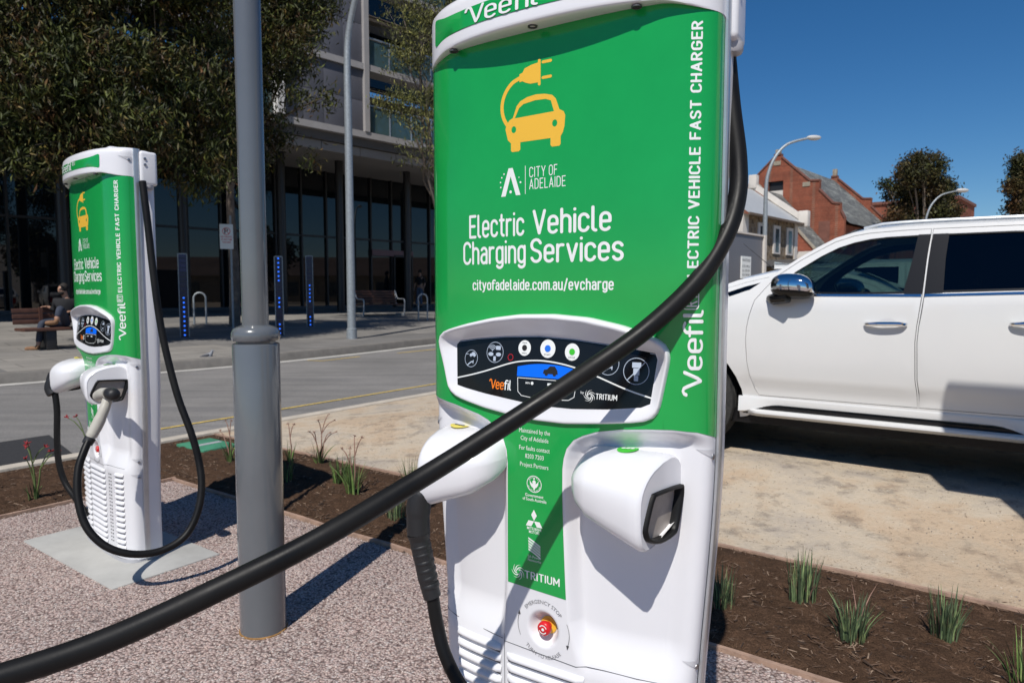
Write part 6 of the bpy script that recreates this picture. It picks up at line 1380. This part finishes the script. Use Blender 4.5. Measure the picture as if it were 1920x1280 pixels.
# ================================================================== planting in the mulch
M['blade'] = leaf_mat('grass_blades', [(.055, .10, .03), (.085, .14, .05), (.14, .18, .075)], 30.0)
M['blueblade'] = leaf_mat('blue_green_blades', [(.065, .100, .055), (.09, .130, .075), (.15, .185, .095)], 30.0)
M['redflower'] = mat('dark_red_flower', (.28, .02, .025), .7, var=.3, vscale=60); M['drystalk'] = mat('pink_brown_stalk', (.26, .15, .11), .8)
M['greenstem'] = mat('green_stem', (.10, .14, .04), .7)
def blades(n, L, w, spread, rng, lean=.35):
    V = []; F = []
    for i in range(n):
        a = rng.uniform(0, 2 * math.pi); r = spread * math.sqrt(rng.uniform(0, 1)); l = L * rng.uniform(.5, 1.08); bend = lean * rng.uniform(.1, 1.0); ww = w * rng.uniform(.6, 1.2)
        p0 = Vector((r * math.cos(a), r * math.sin(a), -.005)); d = Vector((math.cos(a + rng.uniform(-.7, .7)), math.sin(a + rng.uniform(-.7, .7)), 0)); sd = Vector((-d.y, d.x, 0)); k = len(V)
        sd = (sd * math.cos(t_ := rng.uniform(-.9, .9)) + d * math.sin(t_))
        for j in range(5):
            t = j / 4; c = p0 + d * (l * bend * t ** 1.7) + Vector((0, 0, l * (t - .30 * bend * t * t))); h = ww * (1 - t ** 2.2) * (.75 + .5 * t) + .0004
            V += [c - sd * h / 2, c + sd * h / 2]
        for j in range(4): q = k + 2 * j; F.append((q, q + 1, q + 3, q + 2))
    return V, F
def tuft(label, X, Y, n, L, w, spread, m, seed, lean=.35, group='grass tufts in the mulch bed'):
    p = _ground(X, Y); rng = np.random.default_rng(seed); V, F = blades(int(n * 1.6), L, w * .8, spread, rng, lean); V2, F2 = blades(max(3, n // 9), L * 1.05, w * .55, spread, rng, lean * 2.6); k_ = len(V); mi_ = [0] * len(F) + [1] * len(F2); V = V + V2; F = F + [tuple(i + k_ for i in f) for f in F2]; o = mesh('grass_tuft', V, F, [m, M['drystalk']], None, True, mi_); o.location = (p.x, p.y, .016); tag(o, label, 'plant', group)
tuft('grass tuft half hidden by the right edge of the foreground charger', 1352, 1142, 46, .17, .0075, .05, M['blueblade'], 1)
tuft('tall grass tuft nearest the timber edging, second from the foreground charger', 1502, 1128, 60, .205, .009, .055, M['blueblade'], 2, .28)
tuft('spreading grass tuft in the middle of the right-hand mulch, third from the foreground charger', 1598, 1204, 52, .185, .0085, .05, M['blueblade'], 3, .5)
tuft('grass tuft fourth from the foreground charger, with one dry stalk leaning left', 1768, 1202, 54, .195, .0085, .045, M['blueblade'], 4, .3)
tuft('grass tuft cut off by the bottom right corner of the picture', 1925, 1300, 34, .19, .0075, .05, M['blade'], 5, .55)
tuft('faint grass tuft just left of the foreground charger', 768, 912, 30, .22, .006, .05, M['blade'], 6, .4); tuft('low grass tuft behind the swung cable, left of the hanging plug', 742, 975, 40, .17, .007, .05, M['blueblade'], 7, .5)
tuft('thin grass tuft in the shadow just right of the grey steel post', 536, 905, 26, .20, .006, .05, M['blade'], 8, .4)
tuft('bright green tuft, the left of the close pair in the middle of the mulch', 640, 908, 44, .20, .009, .055, M['blade'], 9, .5)
def paw(label, X, Y, h, stems, m_flower, seed, nb=20, leafL=.22, fl=.018):
    p = _ground(X, Y); rng = np.random.default_rng(seed); t = thing('flowering_plant', label, 'plant', (p.x, p.y, .014), 0, 'flowering plants in the mulch bed')
    V, F = blades(nb, leafL, .014, .035, rng, .6); mesh('leaves', V, F, M['blade'], t, True)
    for (dx, hh, br) in stems:
        b = MB(); tops = []; a0 = rng.uniform(-.4, .4); top = Vector((dx, a0 * .1, hh)); f = Vector((dx * .35, a0 * .05, hh * .62)); b.tube(catmull([(0, 0, 0), f * .5 + Vector((.008, 0, 0)), f], 4), [.006, .0058, .0055, .0052, .005, .005, .0048, .0045, .0042], 6)
        for k_ in range(br):
            e = top + Vector(((k_ - (br - 1) / 2) * hh * .16, rng.uniform(-.04, .04), -abs(k_ - (br - 1) / 2) * hh * .10)); b.tube(catmull([f, f.lerp(e, .5) + Vector((0, 0, .02)), e], 4), [.0038] * 5 + [.0028] * 4, 5); tops.append(e)
        s_ = b.build('stem', M['greenstem'] if m_flower == 'redflower' else M['drystalk'], t, True, 60); b = MB()
        for e in tops:
            for q in range(7):
                d = Vector((rng.normal(), rng.normal(), rng.normal() * .5 + .5)).normalized(); b.tube([e, e + d * fl * .6, e + d * fl * 1.5], [fl * .16, fl * .26, .0008], 5)
        b.build('flower_head', M[m_flower], s_, True, 60)
paw('plant with dark red flower heads on tall branching stems, left of the charger further back', 66, 938, .34, [(.02, .36, 3), (.10, .30, 2), (-.015, .26, 1)], 'redflower', 31, 12, .14, .017)
paw('plant with red flower heads partly hidden behind the left cable of the further charger', 172, 868, .36, [(-.13, .36, 2)], 'redflower', 32, 14, .24, .016)
paw('tall plant with thin budding stalks, nearest the sandy yard in the middle of the mulch', 598, 872, .34, [(.06, .36, 3), (-.04, .26, 2), (.10, .24, 2)], 'drystalk', 33, 22, .20, .010)
paw('arching green plant with budding stalks, right of the close pair in the mulch', 662, 930, .32, [(.03, .38, 2), (-.05, .30, 2)], 'drystalk', 34, 30, .24, .010)
paw('small budding plant beside the green utility lid', 432, 868, .30, [(-.02, .32, 2), (-.10, .22, 1)], 'drystalk', 35, 18, .20, .010)
paw('thin budding plant in the shadow right of the grey steel post', 545, 870, .3, [(.0, .30, 2)], 'drystalk', 36, 14, .18, .010)
# ================================================================== people and the pigeon
M['skin'] = mat('skin', (.38, .21, .14), .55); M['jeans'] = mat('dark_blue_jeans', (.030, .038, .060), .85, var=.2, vscale=20); M['paleblue'] = mat('faded_blue_jeans', (.10, .13, .19), .85, var=.2, vscale=20)
M['blackcloth'] = mat('black_jumper', (.012, .012, .014), .9); M['paleshirt'] = mat('pale_shirt', (.35, .34, .33), .9); M['boot'] = mat('tan_boots', (.20, .10, .045), .7, var=.2, vscale=20); M['hair'] = mat('dark_hair', (.015, .011, .009), .8)
def skin_mesh(name, nodes, edges, m, parent, root=0, sub=2):
    """nodes: (point, radius); a Skin surface grown over the skeleton and baked to a mesh"""
    me = bpy.data.meshes.new(name); me.from_pydata([tuple(n[0]) for n in nodes], edges, []); me.update(); o = bpy.data.objects.new(name, me); COL.objects.link(o)
    o.modifiers.new('Skin', 'SKIN'); sv = me.skin_vertices[0].data if me.skin_vertices else None
    if sv is None:
        bm = bmesh.new(); bm.from_mesh(me); bm.verts.layers.skin.verify(); bm.to_mesh(me); bm.free(); sv = me.skin_vertices[0].data
    for i, n in enumerate(nodes):
        r = n[1]; sv[i].radius = (r, r) if not isinstance(r, tuple) else r; sv[i].use_root = (i == root)
    s2 = o.modifiers.new('Sub', 'SUBSURF'); s2.levels = sub; s2.render_levels = sub
    bpy.context.view_layer.update(); dg = bpy.context.evaluated_depsgraph_get(); nm = bpy.data.meshes.new_from_object(o.evaluated_get(dg)); bpy.data.objects.remove(o); bpy.data.meshes.remove(me); nm.name = name
    nm.polygons.foreach_set('use_smooth', [True] * len(nm.polygons)); return link(name, nm, parent, m)
def head(parent, c, fwd, s=1.0, beard=False, specs=False):
    """hair, ears, eyes and so on round the head of a figure; c = centre of the head, fwd = the way it faces"""
    f = Vector(fwd).normalized(); u = Vector((0, 0, 1)); r = f.cross(u).normalized(); A = lambda x, y, z: c + (r * x + f * y + u * z) * s
    b = MB(); q = MB(); q.ball((0, 0, 0), .086, .106, .095, 16, 10)
    b.add([A(v.x, v.y - .018, v.z + .040 - max(0, v.y) * .35) for v in q.v], q.f); b.build('hair', M['hair'], parent, True)
    if beard: b = MB(); q = MB(); q.ball((0, 0, 0), .060, .055, .052, 14, 8); b.add([A(v.x, v.y + .030, v.z - .060) for v in q.v], q.f); b.build('beard', M['hair'], parent, True)
    b = MB()
    for sx in (-1, 1): q = MB(); q.ball((0, 0, 0), .013, .010, .009, 8, 6); b.add([A(v.x + sx * .030, v.y + .090, v.z + .010) for v in q.v], q.f)
    b.build('eyes' if not specs else 'glasses', M['dark'], parent, True)
def hand(nodes, edges, k, wrist, d, up, s=1.0):
    """palm, four fingers and a thumb added to a skeleton, starting from node k"""
    d = Vector(d).normalized(); up = Vector(up); sd = d.cross(up).normalized(); up = sd.cross(d); p = Vector(wrist) + d * .05 * s; nodes.append((p, .024 * s)); edges.append((k, len(nodes) - 1)); pk = len(nodes) - 1
    for i, (o, l) in enumerate(((-.030, .060), (-.010, .072), (.010, .068), (.030, .052))):
        a = p + d * .045 * s + sd * o * s; nodes += [(a, .0095 * s), (a + d * l * .5 * s - up * .012 * s, .0088 * s), (a + d * l * .85 * s - up * .034 * s, .008 * s)]; n = len(nodes); edges += [(pk, n - 3), (n - 3, n - 2), (n - 2, n - 1)]
    a = p - sd * .036 * s - d * .01; nodes += [(a, .011 * s), (a - sd * .02 * s + d * .04 * s, .0095 * s)]; n = len(nodes); edges += [(pk, n - 2), (n - 2, n - 1)]
# --- seated man: leaning back on the bench, one ankle on the other knee, arm along the backrest
D0 = 13.6; O = Vector((-8.95, 13.55, .15)); W_ = lambda X, Y, d=D0: py_(X, Y, d) - O
man = thing('person', 'man in dark jumper, jeans and tan boots leaning back on a bench', 'person', O)
hip = Vector((-.06, .08, .53)); hipR, hipL = hip + Vector((.07, .07, 0)), hip + Vector((-.07, -.07, 0)); chest = hip + Vector((.06, .09, .34)); neck = chest + Vector((.0, .0, .20)); hd = neck + Vector((-.02, -.05, .13))
kneeL = W_(78, 604, 13.3); footL = W_(71, 646, 13.2); footL.z = .085; kneeR = W_(113, 576, 13.2); ankR = W_(106, 602, 13.1)
shL, shR = chest + Vector((-.15, -.10, .10)), chest + Vector((.15, .10, .10)); elb = W_(104, 581, 13.7); wr = W_(90, 575, 13.65); elR = shR + Vector((.14, -.02, -.24)); wrR = elR + Vector((-.06, -.20, .03))
nd = [(hip, .10), (hip.lerp(chest, .5), .115), (chest, .125), (neck, .052), (hd - Vector((0, 0, .05)), .066), (hd + Vector((-.005, -.012, .02)), .088), (hd + Vector((0, 0, .09)), .062), (shL, .06), (elb, .042), (wr, .027), (shR, .06), (elR, .042), (wrR, .027), (hipL, .085), (kneeL, .058), (footL, .040), (hipR, .085), (kneeR, .058), (ankR, .040), (hd + Vector((-.035, -.085, -.015)), .014)]
eg = [(0, 1), (1, 2), (2, 3), (3, 4), (4, 5), (5, 6), (2, 7), (7, 8), (8, 9), (2, 10), (10, 11), (11, 12), (0, 13), (13, 14), (14, 15), (0, 16), (16, 17), (17, 18), (5, 19)]
hand(nd, eg, 9, wr, wr - elb + Vector((-.05, -.1, -.06)), (0, 0, 1)); hand(nd, eg, 12, wrR, wrR - elR, (0, 0, 1))
skin_mesh('body', nd, eg, M['skin'], man)
skin_mesh('jeans', [(hip, .118), (hip + Vector((.02, .03, .10)), .122), (hipL, .096), (kneeL, .070), (kneeL.lerp(footL, .85), .056), (hipR, .096), (kneeR, .070), (kneeR.lerp(ankR, .8), .058)], [(0, 1), (0, 2), (2, 3), (3, 4), (0, 5), (5, 6), (6, 7)], M['jeans'], man)
skin_mesh('jumper', [(hip + Vector((.01, .02, .08)), .128), (hip.lerp(chest, .5), .130), (chest, .140), (chest + Vector((0, 0, .13)), .085), (shL, .074), (elb, .056), (elb.lerp(wr, .8), .042), (shR, .074), (elR, .056), (elR.lerp(wrR, .8), .042)], [(0, 1), (1, 2), (2, 3), (2, 4), (4, 5), (5, 6), (2, 7), (7, 8), (8, 9)], M['blackcloth'], man)
def boot(nm, heel, toe, parent, m): return skin_mesh(nm, [(heel + Vector((0, 0, .05)), .055), (heel - Vector((0, 0, .025)), .052), (heel.lerp(toe, .55) - Vector((0, 0, .03)), .050), (toe - Vector((0, 0, .035)), .042)], [(0, 1), (1, 2), (2, 3)], m, parent)
boot('boot', footL, footL + Vector((-.20, -.09, 0)), man, M['boot']); boot('boot', ankR, ankR + Vector((-.17, -.10, .0)), man, M['boot']); head(man, hd, (-.35, -1, -.05), 1.0, True, True)
# --- person walking out of the shop doorway
P2 = bl(20.3, 25.2, 0); P2.z = .15 + .041 * 10.2; w2 = thing('person', 'person in a dark top and faded jeans walking out of the shop doorway', 'person', P2, rad(160))
nd = [((0, 0, .93), .10), ((0, 0, 1.12), .11), ((0, 0, 1.34), .125), ((0, 0, 1.50), .05), ((0, .01, 1.58), .066), ((0, .01, 1.66), .086), ((0, 0, 1.73), .062), ((-.18, 0, 1.40), .055), ((-.23, -.05, 1.14), .04), ((-.22, .08, .92), .027), ((.18, 0, 1.40), .055), ((.23, .04, 1.14), .04), ((.22, .16, .93), .027), ((-.09, 0, .88), .085), ((-.09, .14, .50), .058), ((-.09, .02, .09), .04), ((.09, 0, .88), .085), ((.09, .05, .48), .058), ((.09, .28, .10), .04), ((0, .10, 1.65), .014)]
nd = [(Vector(p), r) for p, r in nd]; eg = [(0, 1), (1, 2), (2, 3), (3, 4), (4, 5), (5, 6), (2, 7), (7, 8), (8, 9), (2, 10), (10, 11), (11, 12), (0, 13), (13, 14), (14, 15), (0, 16), (16, 17), (17, 18), (5, 19)]
hand(nd, eg, 9, nd[9][0], (0, .2, -1), (1, 0, 0)); hand(nd, eg, 12, nd[12][0], (0, .2, -1), (1, 0, 0)); skin_mesh('body', nd, eg, M['skin'], w2)
skin_mesh('jeans', [(nd[0][0], .118), ((0, 0, 1.02), .12), (nd[13][0], .096), (nd[14][0], .07), ((-.09, .035, .15), .056), (nd[16][0], .096), (nd[17][0], .07), ((.09, .25, .16), .056)], [(0, 1), (0, 2), (2, 3), (3, 4), (0, 5), (5, 6), (6, 7)], M['paleblue'], w2)
skin_mesh('top', [((0, 0, 1.0), .128), ((0, 0, 1.15), .13), ((0, 0, 1.35), .14), ((0, 0, 1.46), .085), (nd[7][0], .07), (nd[8][0], .055), (nd[10][0], .07), (nd[11][0], .055)], [(0, 1), (1, 2), (2, 3), (2, 4), (4, 5), (2, 6), (6, 7)], M['blackcloth'], w2)
for p in (nd[15][0], nd[18][0]): boot('shoe', p, p + Vector((0, .17, 0)), w2, M['hair'])
head(w2, Vector((0, .01, 1.655)), (0, 1, 0))
# --- pigeon on the far kerb
M['pigeon'] = mat('grey_pigeon_feathers', (.22, .23, .25), .7, var=.3, vscale=30); M['pigdark'] = mat('dark_pigeon_feathers', (.05, .05, .06), .6); M['pinkleg'] = mat('pink_bird_leg', (.4, .12, .1), .6)
g = _ground(388, 684); pg = thing('pigeon', 'grey pigeon standing on the kerb edge across the road', 'bird', (-4.92, 11.42, .001), rad(10)); 
pg.location = (g.x, g.y, -.002)
skin_mesh('body', [(Vector((-.13, 0, .10)), .016), (Vector((-.07, 0, .13)), .038), (Vector((0, 0, .155)), .058), (Vector((.06, 0, .175)), .050), (Vector((.088, 0, .225)), .027), (Vector((.098, 0, .258)), .026), (Vector((.122, 0, .254)), .010), (Vector((.14, 0, .248)), .004), (Vector((-.19, 0, .085)), .014)], [(8, 0), (0, 1), (1, 2), (2, 3), (3, 4), (4, 5), (5, 6), (6, 7)], M['pigeon'], pg, 2)
for sy in (-1, 1):
    b = MB(); q = MB(); q.ball((0, 0, 0), .10, .012, .036, 12, 6); b.add([Vector((v.x - .04 , v.y + sy * .052, v.z + .155 + v.x * .35)) for v in q.v], q.f); b.build('wing', M['pigdark'], pg, True)
    b = MB(); b.tube([(.005, sy * .022, .12), (.01, sy * .022, .06), (.0, sy * .022, .01)], [.010, .006, .005], 6); [b.tube([(.0, sy * .022, .008), (.035 * math.cos(a), sy * .022 + .035 * math.sin(a), .004)], [.004, .003], 5) for a in (-.5, 0, .5, 3.14)]; b.build('leg', M['pinkleg'], pg, True)

# ================================================================== tidy: put every thing's origin at its base
bpy.context.view_layer.update()
for o in [q for q in S.objects if q.type == 'EMPTY' and q.parent is None and q.location.length < 1e-6]:
    pts = []
    for ch in o.children_recursive:
        if ch.type == 'MESH': pts += [ch.matrix_world @ Vector(c) for c in ch.bound_box]
    if not pts: continue
    lo = Vector((min(p.x for p in pts), min(p.y for p in pts), min(p.z for p in pts))); hi = Vector((max(p.x for p in pts), max(p.y for p in pts), 0)); c = Vector(((lo.x + hi.x) / 2, (lo.y + hi.y) / 2, lo.z)); o.location = c
    for ch in o.children: ch.matrix_parent_inverse = Matrix.Translation(-c)
